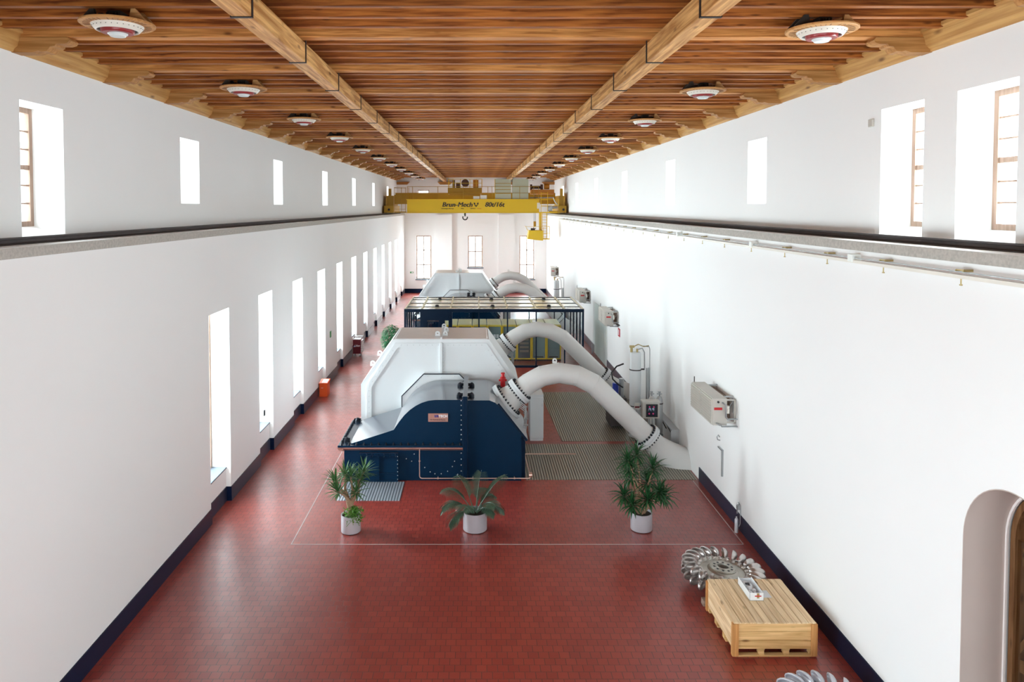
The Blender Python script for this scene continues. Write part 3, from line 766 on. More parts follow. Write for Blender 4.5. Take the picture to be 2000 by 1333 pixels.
# ---------------------------------------------------------------- generator housing (white)
def make_generator():
    YA, YB = 25.3, 27.75
    r = thing('generator_housing', 'large white bolted generator housing with grey roof behind the blue turbine casing', 'generator', (-1.27, 26.5, 0), 'white generator housings')
    out = [(-4.1, 0), (1.52, 0), (1.52, 2.38), (.45, 3.93), (-2.96, 3.93), (-4.1, 2.32)]
    bm = B(); prism(bm, out, 'y', YA, YB); obj('housing_body', bm, 'white_m', r)
    bm = B(); prism(bm, [(-2.90, 3.93), (.40, 3.93), (.38, 3.945), (-2.88, 3.945)], 'y', YA+.06, YB-.03); obj('roof_cover', bm, 'roofcover', r)['label'] = 'dull grey roof cover'
    mid = [(-3.9, .1), (1.34, .1), (1.34, 2.34), (.36, 3.80), (-2.88, 3.80), (-3.9, 2.28)]
    inn = [(-3.72, .2), (1.18, .2), (1.18, 2.25), (.27, 3.64), (-2.78, 3.64), (-3.72, 2.22)]
    bm = B(); ring_prism(bm, mid, inn, 'y', YA-.035, YA); obj('bolted_frame', bm, 'white_m', r)
    for k in range(7): bolt(r, (-2.66+k*.22, YA-.035, 3.73), (0, -1, 0), .015, .015, 'galv')
    for k in range(7): bolt(r, (-1.0+k*.2, YA-.035, 3.73), (0, -1, 0), .015, .015, 'galv')
    for k in range(1, 8):
        t = k/8; bolt(r, (-2.83+(-3.81+2.83)*t, YA-.035, 3.72+(2.25-3.72)*t), (0, -1, 0), .015, .015, 'galv')
        bolt(r, (.32+(1.26-.32)*t, YA-.035, 3.72+(2.3-3.72)*t), (0, -1, 0), .015, .015, 'galv')
    for k in range(6): bolt(r, (-3.81, YA-.035, 2.1-.2*k), (0, -1, 0), .015, .015, 'galv')
    bm = B(); box(bm, -1.29, -1.20, YA-.09, YA, 2.74, 3.82, .006); obj('centre_strip', bm, 'white_m', r)
    for k in range(7): bolt(r, (-1.17, YA-.01, 2.85+.13*k), (0, -1, 0), .013, .02, 'galv')
    bm = B(); prism(bm, [(-2.6, .3), (.15, .3), (.15, 2.0), (-.60, 2.74), (-1.84, 2.74), (-2.6, 1.97)], 'y', YA-.30, YA); obj('shaft_cover', bm, 'white_m', r)
    bm = B(); ring_prism(bm, [(-2.63, .3), (.18, .3), (.18, 2.01), (-.59, 2.77), (-1.85, 2.77), (-2.63, 1.98)], [(-2.6, .32), (.15, .32), (.15, 2.0), (-.60, 2.74), (-1.84, 2.74), (-2.6, 1.97)], 'y', YA-.312, YA-.25); obj('cover_edge', bm, 'bolt', r)
    for (x, z) in ((-1.7, 2.68), (-1.22, 2.64), (-.75, 2.68), (-2.1, 2.3)): bolt(r, (x, YA-.30, z), (0, -1, 0), .014, .02, 'galv')
    bm = B(); box(bm, -1.27, -1.21, YA+.02, YB-.02, 3.93, 4.0); ridge = obj('roof_ridge', bm, 'white_m', r)
    for (x, y) in ((-1.40, YA+.6), (-1.12, YA+.6), (-1.12, YA+1.5), (-1.24, YB-.2)):
        bm = B(); lug(bm, (x, y, 3.94), .085, .04, 'y'); obj('lifting_eye', bm, 'white_m', r)
    for (x, z, y) in ((-3.72, 2.87, YA+.5), (-3.50, 3.18, YA+.8)):
        bm = B(); lug(bm, (x-.03, y, z), .09, .04, 'y'); obj('lifting_eye', bm, 'white_m', r)
    return r
gen = make_generator()
dup(gen, (-1.27, 26.5+25.6, 0), 'far white generator housing seen over the roof of the glass control room')
def make_genrear(y, lab):
    bm = B(); prism(bm, [(-3.4, 0), (.9, 0), (.9, 1.7), (.3, 2.2), (-2.9, 2.2), (-3.4, 1.7)], 'y', y, y+2.9); return solo('exciter_housing', bm, 'white_m', lab, 'housing', 'low housings behind the generators')
make_genrear(27.8, 'low white housing directly behind the near white generator housing'); make_genrear(53.4, 'low white housing directly behind the far white generator housing')

# ---------------------------------------------------------------- big pressure pipes
def make_pipe():
    Y = 23.75
    r = thing('pressure_pipe', 'nearest thick white pipe arching from blue casing down to the right wall', 'pipe', (4, Y, 0), 'arched white pressure pipes')
    P3 = lambda p: (p[0], Y, p[1])
    pts = [(1.10, 2.16), (1.43, 2.47), (1.75, 2.735), (2.2, 2.985), (2.76, 3.09), (3.36, 3.0), (3.92, 2.72), (5.66, 1.0)]
    bm = B(); tube(bm, [P3(p) for p in pts], [.42, .35, .34, .34, .34, .34, .34, .34], 40); obj('pipe_bend', bm, 'pipe', r, 18)
    for (a, b_) in ((2, 3), (3, 4), (4, 5), (5, 6)):
        pass
    for i in range(2, 7):
        p = Vector(P3(pts[i])); t = ((p-Vector(P3(pts[i-1]))).normalized() + (Vector(P3(pts[i+1]))-p).normalized()).normalized()
        bm = B(); cyl(bm, p-t*.006, p+t*.006, .3445/1.0*1.012, 40); obj('weld_seam', bm, 'pipe', r, 40)
    bm = B(); tube(bm, [P3((5.80, .86)), P3((6.05, .62)), P3((6.38, .38)), P3((6.74, .14)), P3((7.02, -.04))], [.35, .37, .43, .52, .56], 40); obj('wall_sleeve', bm, 'pipe', r, 25)
    def flange(c, d, R, th, nb, gap=0.0, double=False):
        c = Vector(P3(c)); d = Vector((d[0], 0, d[1])).normalized()
        bm = B(); cyl(bm, c-d*th, c-d*.004, R, 48); cyl(bm, c+d*.004, c+d*th, R, 48); cyl(bm, c-d*.01, c+d*.01, R*.97, 48)
        f = obj('pipe_flange', bm, 'white_m', r, 40)
        a, b_ = frame_of(d)
        for j in range(nb):
            an = 2*PI*(j+.5)/nb; q = (a*math.cos(an)+b_*math.sin(an))*R*.86
            bolt(f, c+q+d*th, d, .032, .04)
            if double: bolt(f, c+q-d*th, -d, .032, .04)
    d1 = (.54, .47)
    flange((1.00, 2.12), (.787, .617), .66, .075, 30)
    bm = B(); c0 = Vector(P3((1.0, 2.12))); dd = Vector((.73, 0, .62)).normalized(); tube(bm, [c0, c0+dd*.12, c0+dd*.22, Vector(P3((1.40, 2.44)))], [.47, .45, .42, .37], 40); obj('neck_piece', bm, 'pipe', r, 30)
    flange((1.44, 2.475), d1, .47, .085, 24, double=True)
    flange((5.74, .92), (.707, -.707), .47, .085, 24, double=True)
    bm = B(); lug(bm, (2.62, Y, 3.42), .075, .05, 'y'); obj('lifting_eye', bm, 'pipe', r)
    return r
pipe = make_pipe()
dup(pipe, (4, 32.35, 0), 'second thick white pipe arching behind the nearest one in front of the control room')
dup(pipe, (4, 49.25, 0), 'far white pipe arching just above the glass roof, the lower of the far two')
dup(pipe, (4, 57.95, 0), 'farthest white pipe arch, the higher and smaller of the far two')

# white switch cupboard beside casing
r = thing('control_cupboard', 'tall narrow white cupboard standing on the tiles right of the blue casing', 'cupboard', (2.23, 26.5, 0))
bm = B(); box(bm, 1.98, 2.48, 26.15, 27.0, .1, 1.72, .01); obj('cupboard_body', bm, 'white_m', r)
bm = B(); box(bm, 2.0, 2.46, 26.12, 26.15, .12, 1.62, .004); obj('door', bm, 'white_m', r)
bm = B(); box(bm, 1.99, 2.47, 26.17, 26.98, 0, .1); obj('plinth', bm, 'white_m', r)
bm = B(); box(bm, 2.415, 2.435, 26.09, 26.12, 1.3, 1.42); obj('door_handle', bm, 'galv', r)
r2 = dup(r, (2.23, 26.5+25.5, 0), 'narrow white cupboard beside the far white generator housing')

# ---------------------------------------------------------------- steel floor plates
GP = 'ribbed steel floor plates'
bm = B(); box(bm, 1.58, 7.0, 22.36, 25.78, 0, .012); solo('floor_plate', bm, 'plate', 'brown ribbed steel floor plate right of the blue casing, nearest to the planters', 'floor plate', GP)
bm = B(); prism(bm, [(3.15, 26.1), (6.95, 26.1), (6.95, 33.1), (2.95, 33.1)], 'z', 0, .012); solo('floor_plate', bm, 'plate', 'brown ribbed steel floor plate beyond the cupboard under the pipes', 'floor plate', GP)
bm = B(); box(bm, -4.1, -2.24, 20.75, 22.2, 0, .012); solo('floor_plate', bm, 'plate2', 'small pale ribbed steel floor plate in front of the blue casing hatch', 'floor plate', GP)
bm = B(); tube(bm, [(1.62, 24.5, .06), (1.72, 24.55, .07), (3.45, 24.55, .07)], .02, 8); solo('floor_pipe', bm, 'copper_p', 'thin copper pipe lying across the brown ribbed floor plate', 'pipe')

# ---------------------------------------------------------------- glass control room
r = thing('glass_control_room', 'dark framed glass control room with cream slatted flat roof across the hall', 'control room', (.95, 40.8, 0))
GX0, GX1, GY0, GY1 = -3.86, 5.78, 38.2, 43.45
for nm, (a, b_, c, d) in (('fascia_beam', (GX0, GX1, GY0, GY0+.12)), ('fascia_beam', (GX0, GX1, GY1-.12, GY1)), ('fascia_beam', (GX0, GX0+.12, GY0+.12, GY1-.12)), ('fascia_beam', (GX1-.12, GX1, GY0+.12, GY1-.12))):
    bm = B(); box(bm, a, b_, c, d, 3.0, 3.17); obj(nm, bm, 'darkblueframe', r)
bm = B(); box(bm, GX0+.05, GX1-.05, GY0+.05, GY1-.05, 3.10, 3.14); obj('roof_panel', bm, 'cream', r)
for y in (38.35, 39.25, 40.75, 42.35, 43.3):
    bm = B(); box(bm, GX0+.02, GX1-.02, y-.045, y+.045, 3.14, 3.165); obj('roof_purlin', bm, 'darkblueframe', r)
raft = [GX0+.06, -2.92, -1.38, .15, 1.68, 3.22, 4.75, GX1-.06]
for x in raft:
    bm = B(); box(bm, x-.035, x+.035, GY0+.02, GY1-.02, 3.165, 3.20); obj('roof_rafter', bm, 'creamrib', r)
for (x, y) in ((-2.15, 39.25), (.9, 39.25), (4.0, 39.25), (-2.15, 42.35), (.9, 42.35), (4.0, 42.35)):
    bm = B(); lathe(bm, [(0, 0), (.11, 0), (.11, .05), (.07, .1), (0, .1)], 12, (x, y, 3.165)); obj('roof_vent', bm, 'black', r)
for x, t in ((GX0+.05, .05), (-3.2, .03), (-2.92, .08), (-1.75, .08), (-1.38, .1), (.15, .035), (1.68, .035), (3.22, .035), (4.75, .035), (GX1-.05, .05)):
    bm = B(); box(bm, x-t, x+t, GY0+.02, GY0+.10, 0, 3.0); obj('window_post', bm, 'darkblueframe', r)
for x in (GX0+.05, -2.0, .15, 1.68, 3.22, 4.75, GX1-.05):
    bm = B(); box(bm, x-.035, x+.035, GY1-.10, GY1-.02, 0, 3.0); obj('window_post', bm, 'darkblueframe', r)
for x in (GX0+.05, GX1-.05):
    for y in (39.4, 40.7, 42.0):
        bm = B(); box(bm, x-.04, x+.04, y-.05, y+.05, 0, 3.0); obj('window_post', bm, 'darkblueframe', r)
bm = B(); box(bm, GX0, GX1, GY0+.02, GY0+.10, 0, .12); obj('sill_rail', bm, 'darkblueframe', r)
bm = B(); box(bm, -2.92, -1.4, GY0+.01, GY0+.11, 2.55, 3.0); box(bm, -2.84, -2.62, GY0+.02, GY0+.10, 0, 2.55); box(bm, -2.0, -1.83, GY0+.02, GY0+.10, 0, 2.55); obj('door_frame', bm, 'darkblueframe', r)
bm = B(); frame_rect(bm, -2.62, -2.0, .1, 2.5, .05, GY0+.03, GY0+.08, 'y'); dr = obj('sliding_door', bm, 'darkblueframe', r)
bm = B(); box(bm, -2.10, -2.07, GY0-.04, GY0+.02, 1.0, 1.5); obj('door_handle', bm, 'galv', dr)
for (a, b_, c, d) in ((GX0+.1, GX1-.1, GY0+.055, GY0+.063), (GX0+.1, GX1-.1, GY1-.063, GY1-.055), (GX0+.046, GX0+.054, GY0+.1, GY1-.1), (GX1-.054, GX1-.046, GY0+.1, GY1-.1)):
    bm = B(); box(bm, a, b_, c, d, .1, 3.0); obj('glass_wall', bm, 'glass_b', r)

# switch cabinets in the control room
def make_cab(x, label, kind):
    r = thing('switch_cabinet', label, 'cabinet', (x, 40.9, 0), 'yellow switch cabinets')
    w_ = .81
    bm = B(); box(bm, x-w_/2, x+w_/2, 39.95, 41.85, .1, 2.0); obj('cabinet_body', bm, 'doordark', r)
    bm = B(); box(bm, x-w_/2-.005, x+w_/2-.03, 39.9, 41.9, 2.0, 2.06, .01); obj('cabinet_roof', bm, 'cabtop', r)
    bm = B(); box(bm, x-w_/2+.0, x+w_/2, 39.92, 41.85, 0, .1); obj('plinth', bm, 'black', r)
    bm = B(); frame_rect(bm, x-w_/2, x+w_/2, .1, 2.0, .06, 39.88, 39.95, 'y'); obj('yellow_frame', bm, 'cabyel', r)
    d = obj('door', box(B(), x-w_/2+.07, x+w_/2-.07, 39.9, 39.94, .16, 1.94), 'doorgrey' if kind != 1 else 'doordark', r)
    bm = B()
    if kind == 0:
        for k in range(3): box(bm, x-.24+k*.17, x-.11+k*.17, 39.885, 39.9, 1.3, 1.5)
        box(bm, x-.2, x+.2, 39.885, 39.9, 1.0, 1.15); obj('meter_panel', bm, 'paper', d)
    elif kind == 1:
        for k in range(6): box(bm, x-.25, x+.25, 39.885, 39.9, .5+k*.22, .62+k*.22)
        obj('relay_row', bm, 'heater_d', d)
    else:
        box(bm, x-.25, x+.25, 39.885, 39.9, .2, .26); obj('vent_grille', bm, 'black', d)
    bm = B(); box(bm, x-w_/2+.005, x-w_/2+.05, 39.82, 39.88, .12, 1.98); obj('edge_handle', bm, 'cabyel', r)
kinds = [1, 1, 2, 0, 2, 1, 2, 2]
for k in range(8): make_cab(-1.45+.828*k, f'yellow framed switch cabinet in the glass room, {ORD[k]} from the left', kinds[k])

# ---------------------------------------------------------------- air heaters on the right wall
def make_heater():
    x0, x1, ya, yb, z0, z1 = 6.40, 6.80, 19.25, 21.15, 2.70, 3.43
    r = thing('air_heater', '', 'heater', (6.6, 20.2, 2.70), 'louvred air heaters on the right wall')
    bm = B(); box(bm, x0+.02, x1, ya, yb, z0, z1, .006); obj('heater_casing', bm, 'heater', r)
    for (a, b_) in ((ya+.03, (ya+yb)/2-.02), ((ya+yb)/2+.02, yb-.03)):
        bm = B(); frame_rect(bm, a, b_, z0+.02, z1-.02, .03, x0-.02, x0+.02, 'x')
        for k in range(9):
            z = z0+.07+k*.07; prism(bm, [(x0-.035, z), (x0+.02, z+.045), (x0+.02, z+.06), (x0-.04, z+.012)], 'y', a+.02, b_-.02)
        obj('louvre_panel', bm, 'heater', r)
    bm = B(); box(bm, x0+.05, x0+.27, ya-.008, ya, z0+.42, z0+.49); obj('warning_label', bm, 'red', r)
    bm = B(); cyl(bm, (x0+.16, ya-.02, z1-.09), (x0+.16, ya, z1-.09), .03, 12); obj('cable_gland', bm, 'black', r)
    for y in (ya+.25, yb-.35):
        bm = B(); box(bm, x1, XR, y-.02, y+.02, z1-.03, z1+.01); box(bm, XR-.02, XR, y-.03, y+.03, z1-.45, z1+.02); tube(bm, [(x1, y, z0+.2), (XR-.01, y, z1-.15)], .015, 6); obj('wall_bracket', bm, 'galv', r)
    bm = B(); box(bm, x1, XR-.03, ya+.45, yb-.1, z0+.05, z1-.1); obj('duct_back', bm, 'heater_d', r)
    bm = B(); box(bm, x1, XR-.005, ya+.02, ya+.04, z0+.05, z0+.09); box(bm, x1, XR-.005, ya+.02, ya+.04, z1-.06, z1-.02); box(bm, XR-.05, XR-.005, ya+.02, ya+.04, z0+.05, z1-.02); obj('mounting_frame', bm, 'heater', r)
    for (zz, xx) in ((z0+.62, x0+.28), (z0+.06, x0+.12)):
        bm = B(); z2 = zz-.42 if zz > z0+.3 else zz-.06
        tube(bm, [(xx, ya, zz), (xx, ya-.08, zz), (xx+.05, ya-.10, zz-.03), (xx+.06, ya-.10, z2+.05), (xx+.11, ya-.10, z2), (XR-.0, ya-.10, z2)], .022, 8); obj('water_pipe', bm, 'steel', r, 40)
    bm = B(); box(bm, x0+.37, x0+.43, ya-.1, ya-.01, z0+.35, z0+.55); cyl(bm, (x0+.40, ya-.12, z0+.45), (x0+.40, ya-.1, z0+.45), .03, 8); obj('actuator', bm, 'ivory', r)
    bm = B(); tube(bm, [(x0+.1, yb+.04, z1-.2), (x0+.1, yb+.04, z1+.15)], .015, 6); box(bm, x0+.02, x0+.16, yb, yb+.06, z1-.24, z1-.18); obj('vent_valve', bm, 'rail', r)
    return r
ht = make_heater()
ht['label'] = 'nearest beige louvred air heater on the right wall, with a red label'
for y, lab in ((36.3, 'second louvred air heater, on the right wall above the pale green gate'), (45.0, 'third louvred air heater, just behind the glass roof corner on the right wall'), (62.0, 'farthest small louvred air heater high on the right wall by the end wall')):
    dup(ht, (6.6, y, 2.72), lab)

# ---------------------------------------------------------------- pressure vessel group
def make_vessels():
    res = []
    X, Y = 5.95, 26.6
    r = thing('pressure_tank', 'tall slim white pressure tank with brass valves on top beside the right wall', 'tank', (X, Y, 0), 'tall white pressure tanks')
    bm = B(); lathe(bm, [(0, 0), (.2, 0), (.21, .03), (.21, 3.12), (.18, 3.18), (0, 3.20)], 28, (X, Y, .03)); obj('tank_shell', bm, 'white_m', r, 40)
    for z in (2.56, 1.2):
        bm = B(); lathe(bm, [(.208, z-.02), (.222, z-.02), (.222, z+.02), (.208, z+.02)], 28, (X, Y, 0)); box(bm, X+.2, X+.34, Y-.03, Y+.03, z-.02, z+.03); obj('tank_strap', bm, 'rail', r)
    bm = B(); cyl(bm, (X-.15, Y, 3.21), (X-.15, Y, 3.42), .05, 10); cyl(bm, (X+.05, Y-.05, 3.21), (X+.05, Y-.05, 3.34), .04, 10); box(bm, X-.22, X-.05, Y-.05, Y+.05, 3.38, 3.46)
    tube(bm, [(X-.1, Y, 3.4), (X+.1, Y, 3.5), (X+.3, Y, 3.42), (X+.5, Y, 3.45)], .02, 6); obj('valve_set', bm, 'brass', r)
    bm = B(); tube(bm, [(X+.05, Y-.02, 3.3), (X+.25, Y-.02, 3.36), (X+.33, Y-.02, 3.2), (X+.34, Y-.02, 2.6)], .022, 8); obj('outlet_pipe', bm, 'steel', r, 40)
    bm = B(); tube(bm, [(X+.3, Y+.02, 3.44), (X+.52, Y+.02, 3.4), (X+.54, Y+.02, 3.3), (X+.54, Y+.02, 1.9), (X+.5, Y-.1, 1.7)], .016, 8); obj('gas_line', bm, 'steel', r, 40)
    res.append(r)
    for dx, h in ((.37, 2.66), (.46, 2.68)):
        bm = B(); cyl(bm, (X+dx, Y-.25, .02), (X+dx, Y-.25, h), .035, 12)
        res.append(solo('level_tube', bm, 'steel', f'{"left" if dx<.4 else "right"} one of two vertical grey tubes beside the tall white tank', 'tube', 'vertical grey tubes', 40))
    for dx, w2 in ((.38, 'left'), (.66, 'right')):
        bx, by = 5.98+dx, 25.75
        q = thing('gas_bottle', f'{w2} one of two grey gas bottles with domed tops by the control box', 'gas bottle', (bx, by, .42), 'gas bottles by the right wall')
        bm = B(); lathe(bm, [(0, 0), (.11, 0), (.125, .03), (.125, 1.12), (.115, 1.22), (.08, 1.32), (.03, 1.36), (0, 1.36)], 24, (bx, by, .42)); obj('bottle_shell', bm, 'galv' if w2 == 'right' else 'pipe', q, 40)
        bm = B(); cyl(bm, (bx, by, 1.76), (bx, by, 1.92), .025, 8); cyl(bm, (bx-.09, by, 1.86), (bx+.09, by, 1.86), .018, 8); box(bm, bx-.04, bx+.04, by-.03, by+.03, 1.9, 1.95); obj('bottle_valve', bm, 'steel', q)
        bm = B(); lathe(bm, [(.125, 1.5), (.132, 1.5), (.132, 1.54), (.125, 1.54)], 24, (bx, by, 0)); obj('bottle_strap', bm, 'rail', q)
        res.append(q)
    r = thing('control_box', 'light grey control box with a dark window showing pink indicators', 'control box', (6.17, 25.1, 0), 'control boxes')
    bm = B(); box(bm, 5.87, 6.47, 25.05, 25.3, 1.16, 1.74, .012); obj('box_body', bm, 'heater', r)
    bm = B(); box(bm, 5.85, 6.49, 25.02, 25.32, 1.72, 1.78, .006); obj('box_lid', bm, 'heater', r)
    bm = B(); frame_rect(bm, 5.99, 6.40, 1.22, 1.67, .035, 25.02, 25.05, 'y'); obj('window_rim', bm, 'black', r)
    bm = B(); box(bm, 6.02, 6.37, 25.03, 25.05, 1.25, 1.64); sc = obj('window_pane', bm, 'screen', r)
    for (a, z) in ((6.06, 1.56), (6.21, 1.56), (6.05, 1.32), (6.19, 1.32)):
        bm = B(); cyl(bm, (a+.05, 25.02, z+.02), (a+.05, 25.03, z+.02), .03, 10); obj('indicator_cap', bm, 'pink', sc)
    for a in (6.06, 6.18):
        bm = B(); prism(bm, [(a, 1.42), (a+.04, 1.53), (a+.08, 1.43), (a+.10, 1.53), (a+.06, 1.54), (a+.02, 1.53)], 'y', 25.02, 25.03); obj('gauge_mark', bm, 'lightblue', sc)
    bm = B(); box(bm, 6.1, 6.14, 25.1, 25.14, 0, 1.16); box(bm, 6.22, 6.26, 25.1, 25.14, 0, 1.16); box(bm, 6.1, 6.26, 25.1, 25.14, .9, .94); obj('box_stand', bm, 'steel', r)
    res.append(r)
    bm = B(); box(bm, 5.62, 5.80, 25.2, 25.26, 1.45, 1.66)
    q = solo('isolator_switch', bm, 'heater', 'small grey switch panel with a dark red plate left of the control box', 'switch', 'switch panels'); res.append(q)
    bm = B(); box(bm, 5.63, 5.79, 25.185, 25.2, 1.5, 1.56); obj('red_plate', bm, 'darkred', q); bm = B(); box(bm, 5.69, 5.73, 25.22, 25.26, 0, 1.45); obj('panel_stand', bm, 'steel', q)
    bm = B(); box(bm, 6.78, 7.04, 24.6, 27.2, .86, .90); 
    q = solo('steel_bench', bm, 'galv', 'blue grey steel bench shelf against the right wall beside the gas bottles', 'bench', 'steel benches'); res.append(q)
    for y in (24.62, 27.1):
        bm = B(); box(bm, 6.76, 7.04, y, y+.02, 0, .86); obj('bench_end', bm, 'galv', q)
    for y in (25.3, 26.2):
        bm = B(); tube(bm, [(6.80, y, .86), (7.02, y, .45)], .02, 6); obj('bench_brace', bm, 'rail', q)
    bm = B(); box(bm, 6.24, 6.75, 25.6, 25.9, .38, .42); box(bm, 6.24, 6.27, 25.6, 25.9, 0, .38); box(bm, 6.72, 6.75, 25.6, 25.9, 0, .38)
    res.append(solo('bottle_rack', bm, 'steel', 'low dark steel rack carrying the two gas bottles', 'rack', 'bottle racks'))
    # pump unit behind the pipe
    q = thing('oil_pump_unit', 'oil pump unit with a blue filter and black hose left of the tall tank', 'pump', (5.55, 27.9, 0), 'oil pump units')
    bm = B(); box(bm, 5.2, 5.85, 27.6, 28.5, .1, 1.2, .01); box(bm, 5.25, 5.3, 27.65, 27.7, 0, .1); box(bm, 5.75, 5.8, 28.4, 28.45, 0, .1); obj('pump_frame', bm, 'rail', q)
    bm = B(); cyl(bm, (5.45, 27.8, 1.2), (5.45, 27.8, 1.75), .12, 16); obj('filter_bowl', bm, 'blueplastic', q, 40)
    bm = B(); cyl(bm, (5.7, 27.9, 1.2), (5.7, 27.9, 1.9), .1, 16); obj('pump_motor', bm, 'steel', q, 40)
    bm = B(); tube(bm, [(5.72, 27.6, 2.55), (5.45, 27.6, 2.45), (5.25, 27.6, 2.2), (5.3, 27.6, 1.95), (5.5, 27.6, 1.75), (5.7, 27.6, 1.62)], .03, 10); obj('hose', bm, 'black', q, 40)
    res.append(q)
    return res
for o in make_vessels():
    if o['category'] in ('tank', 'gas bottle', 'tube', 'rack'):
        dup(o, Vector(o.location)+Vector((0, 26.3, 0)), 'far copy of the ' + {'tank': 'tall white pressure tank, near the third arched pipe', 'gas bottle': f'{o["label"].split()[0]} grey gas bottle, near the third arched pipe', 'tube': f'{o["label"].split()[0]} vertical tube by the far white tank', 'rack': 'low dark steel rack under the far gas bottles'}[o['category']])
for o in C.objects:
    if o.get('label') and str(o['label']).startswith('far copy of the '): o['label'] = 'far away ' + o['label'][16:]

# ---------------------------------------------------------------- overhead crane
def make_crane():
    Y = 61.0
    r = thing('overhead_crane', 'yellow overhead travelling crane spanning the hall on the wall ledges', 'crane', (0, 62.5, 8.12))
    bm = B(); box(bm, -5.88, 5.36, Y, Y+.55, 8.15, 9.25, .01); box(bm, -5.95, 5.4, Y-.05, Y+.6, 9.25, 9.31); box(bm, -5.95, 5.4, Y-.04, Y+.59, 8.12, 8.16)
    for k in range(1, 12): box(bm, -5.88+k*.95-.01, -5.88+k*.95+.01, Y+.55, Y+.6, 8.2, 9.2)
    g = obj('front_girder', bm, 'yellow', r)
    bm = place_text(bolder(text_bm('Brun-Mech', .56, .22, .0, .01, 1.03), .035), -2.92, Y-.012, 8.66); obj('lettering', bm, 'black', g)
    bm = place_text(bolder(text_bm('80t/16t', .56, .22, .0, .01, 1.0), .03), .72, Y-.012, 8.66); obj('lettering', bm, 'black', g)
    bm = B()
    for p in ([(-.20, 8.86), (-.08, 8.86), (-.08, 8.95), (-.12, 9.0), (-.2, 9.02)], [(.20, 8.86), (.08, 8.86), (.08, 8.95), (.12, 9.0), (.2, 9.02)], [(-.1, 8.78), (.1, 8.78), (.06, 8.7), (0, 8.64), (-.06, 8.7)], [(-.18, 8.84), (-.1, 8.84), (.0, 8.74), (-.06, 8.72)], [(.18, 8.84), (.1, 8.84), (.0, 8.74), (.06, 8.72)]):
        prism(bm, p, 'y', Y-.03, Y-.005)
    obj('emblem', bm, 'black', g)
    for tx, x, m in (('Krananlagen Montage', -2.95, 'black'), ('Wien', -1.3, 'black'), ('SERVICE', -.5, 'black'), ('service', .1, 'red')):
        bm = place_text(text_bm(tx, .12, 0, .001, .006), x, Y-.01, 8.47); obj('lettering', bm, m, g)
    bm = B(); box(bm, -7.2, 7.05, Y+3.0, Y+3.5, 8.9, 9.9); obj('rear_girder', bm, 'yellow2', r)
    for s in (-1, 1):
        x0, x1 = sorted((s*7.75 if s < 0 else 7.6, s*6.95)); 
        bm = B(); box(bm, x0, x1, Y-.6, Y+4.2, 8.15, 8.75, .01); box(bm, x0+.1, x1-.1, Y+.2, Y+3.6, 8.75, 9.6); box(bm, (x0+x1)/2-.12, (x0+x1)/2+.12, Y+.1, Y+.3, 9.6, 10.2); obj('end_carriage', bm, 'yellow2', r)
        for yy in (Y-.35, Y+3.9):
            xc = -7.62 if s < 0 else 7.48
            bm = B(); cyl(bm, (xc-.08, yy, 8.30), (xc+.08, yy, 8.30), .17, 16); obj('travel_wheel', bm, 'rail', r)
        bm = B(); cyl(bm, (s*7.35, Y-.62, 8.42), (s*7.35, Y-.6, 8.42), .1, 12); obj('buffer', bm, 'black', r)
    bm = B(); box(bm, -7.0, -5.95, Y-.02, Y+.35, 8.15, 8.25); box(bm, -7.0, -5.95, Y+.3, Y+.38, 8.9, 9.7); obj('left_platform', bm, 'yellow2', r)
    bm = B(); tube(bm, [(-6.35, Y-.05, 8.2), (-6.35, Y-.05, 10.3)], .022, 6); tube(bm, [(-7.0+1.25, Y-.05, 9.3), (-5.72, Y-.05, 10.3)], .022, 6)
    for k in range(5): tube(bm, [(-6.95, Y-.05, 8.45+k*.45), (-6.0, Y-.05, 8.45+k*.45)], .018, 6)
    tube(bm, [(-6.95, Y-.05, 8.2), (-6.95, Y-.05, 10.3), (-6.0, Y-.05, 10.3), (-6.0, Y-.05, 8.2)], .022, 6); obj('left_ladder', bm, 'yellow2', r)
    bm = B(); 
    for z in (9.83, 10.37): tube(bm, [(-5.85, Y+.02, z), (5.3, Y+.02, z)], .022, 6)
    for x in (-5.85, -5.4, -3.25, -1.1, 1.0, 1.35, 3.7, 4.9, 5.3): tube(bm, [(x, Y+.02, 9.15), (x, Y+.02, 10.37)], .022, 6)
    obj('walkway_railing', bm, 'yellow2', r)
    # hoist trolley
    bm = B(); box(bm, -2.45, .5, Y+1.0, Y+3.0, 9.75, 10.3, .02); box(bm, -2.3, .35, Y+.95, Y+1.0, 9.65, 9.8); tr = obj('hoist_trolley', bm, 'yellow2', r)
    bm = B()
    for x in (-2.4, -1.95, -1.35, -.55, 0, .5): tube(bm, [(x, Y+1.0, 10.3), (x, Y+1.0, 11.05)], .022, 6)
    for z in (10.7, 11.05): tube(bm, [(-2.4, Y+1.0, z), (.5, Y+1.0, z)], .022, 6)
    for x in (-2.4, .5): tube(bm, [(x, Y+1.0, 11.05), (x, Y+2.9, 11.05), (x, Y+2.9, 10.3)], .022, 6)
    obj('cage_rail', bm, 'yellow', tr)
    bm = B(); cyl(bm, (-.95, Y+1.3, 10.72), (-.95, Y+2.3, 10.72), .33, 20); cyl(bm, (-.95, Y+1.25, 10.72), (-.95, Y+1.3, 10.72), .1, 12); obj('rope_drum', bm, 'motor', tr, 40)
    bm = B(); box(bm, -.62+.35, .2, Y+1.3, Y+2.0, 10.32, 11.0, .02); cyl(bm, (-.03, Y+1.24, 10.7), (-.03, Y+1.3, 10.7), .18, 16); obj('gear_motor', bm, 'orange_m', tr, 40)
    bm = B(); box(bm, -1.75, -1.4, Y+1.3, Y+1.9, 10.32, 10.75, .02); box(bm, -2.05, -1.85, Y+1.3, Y+1.7, 10.32, 10.98); obj('brake_unit', bm, 'motor', tr)
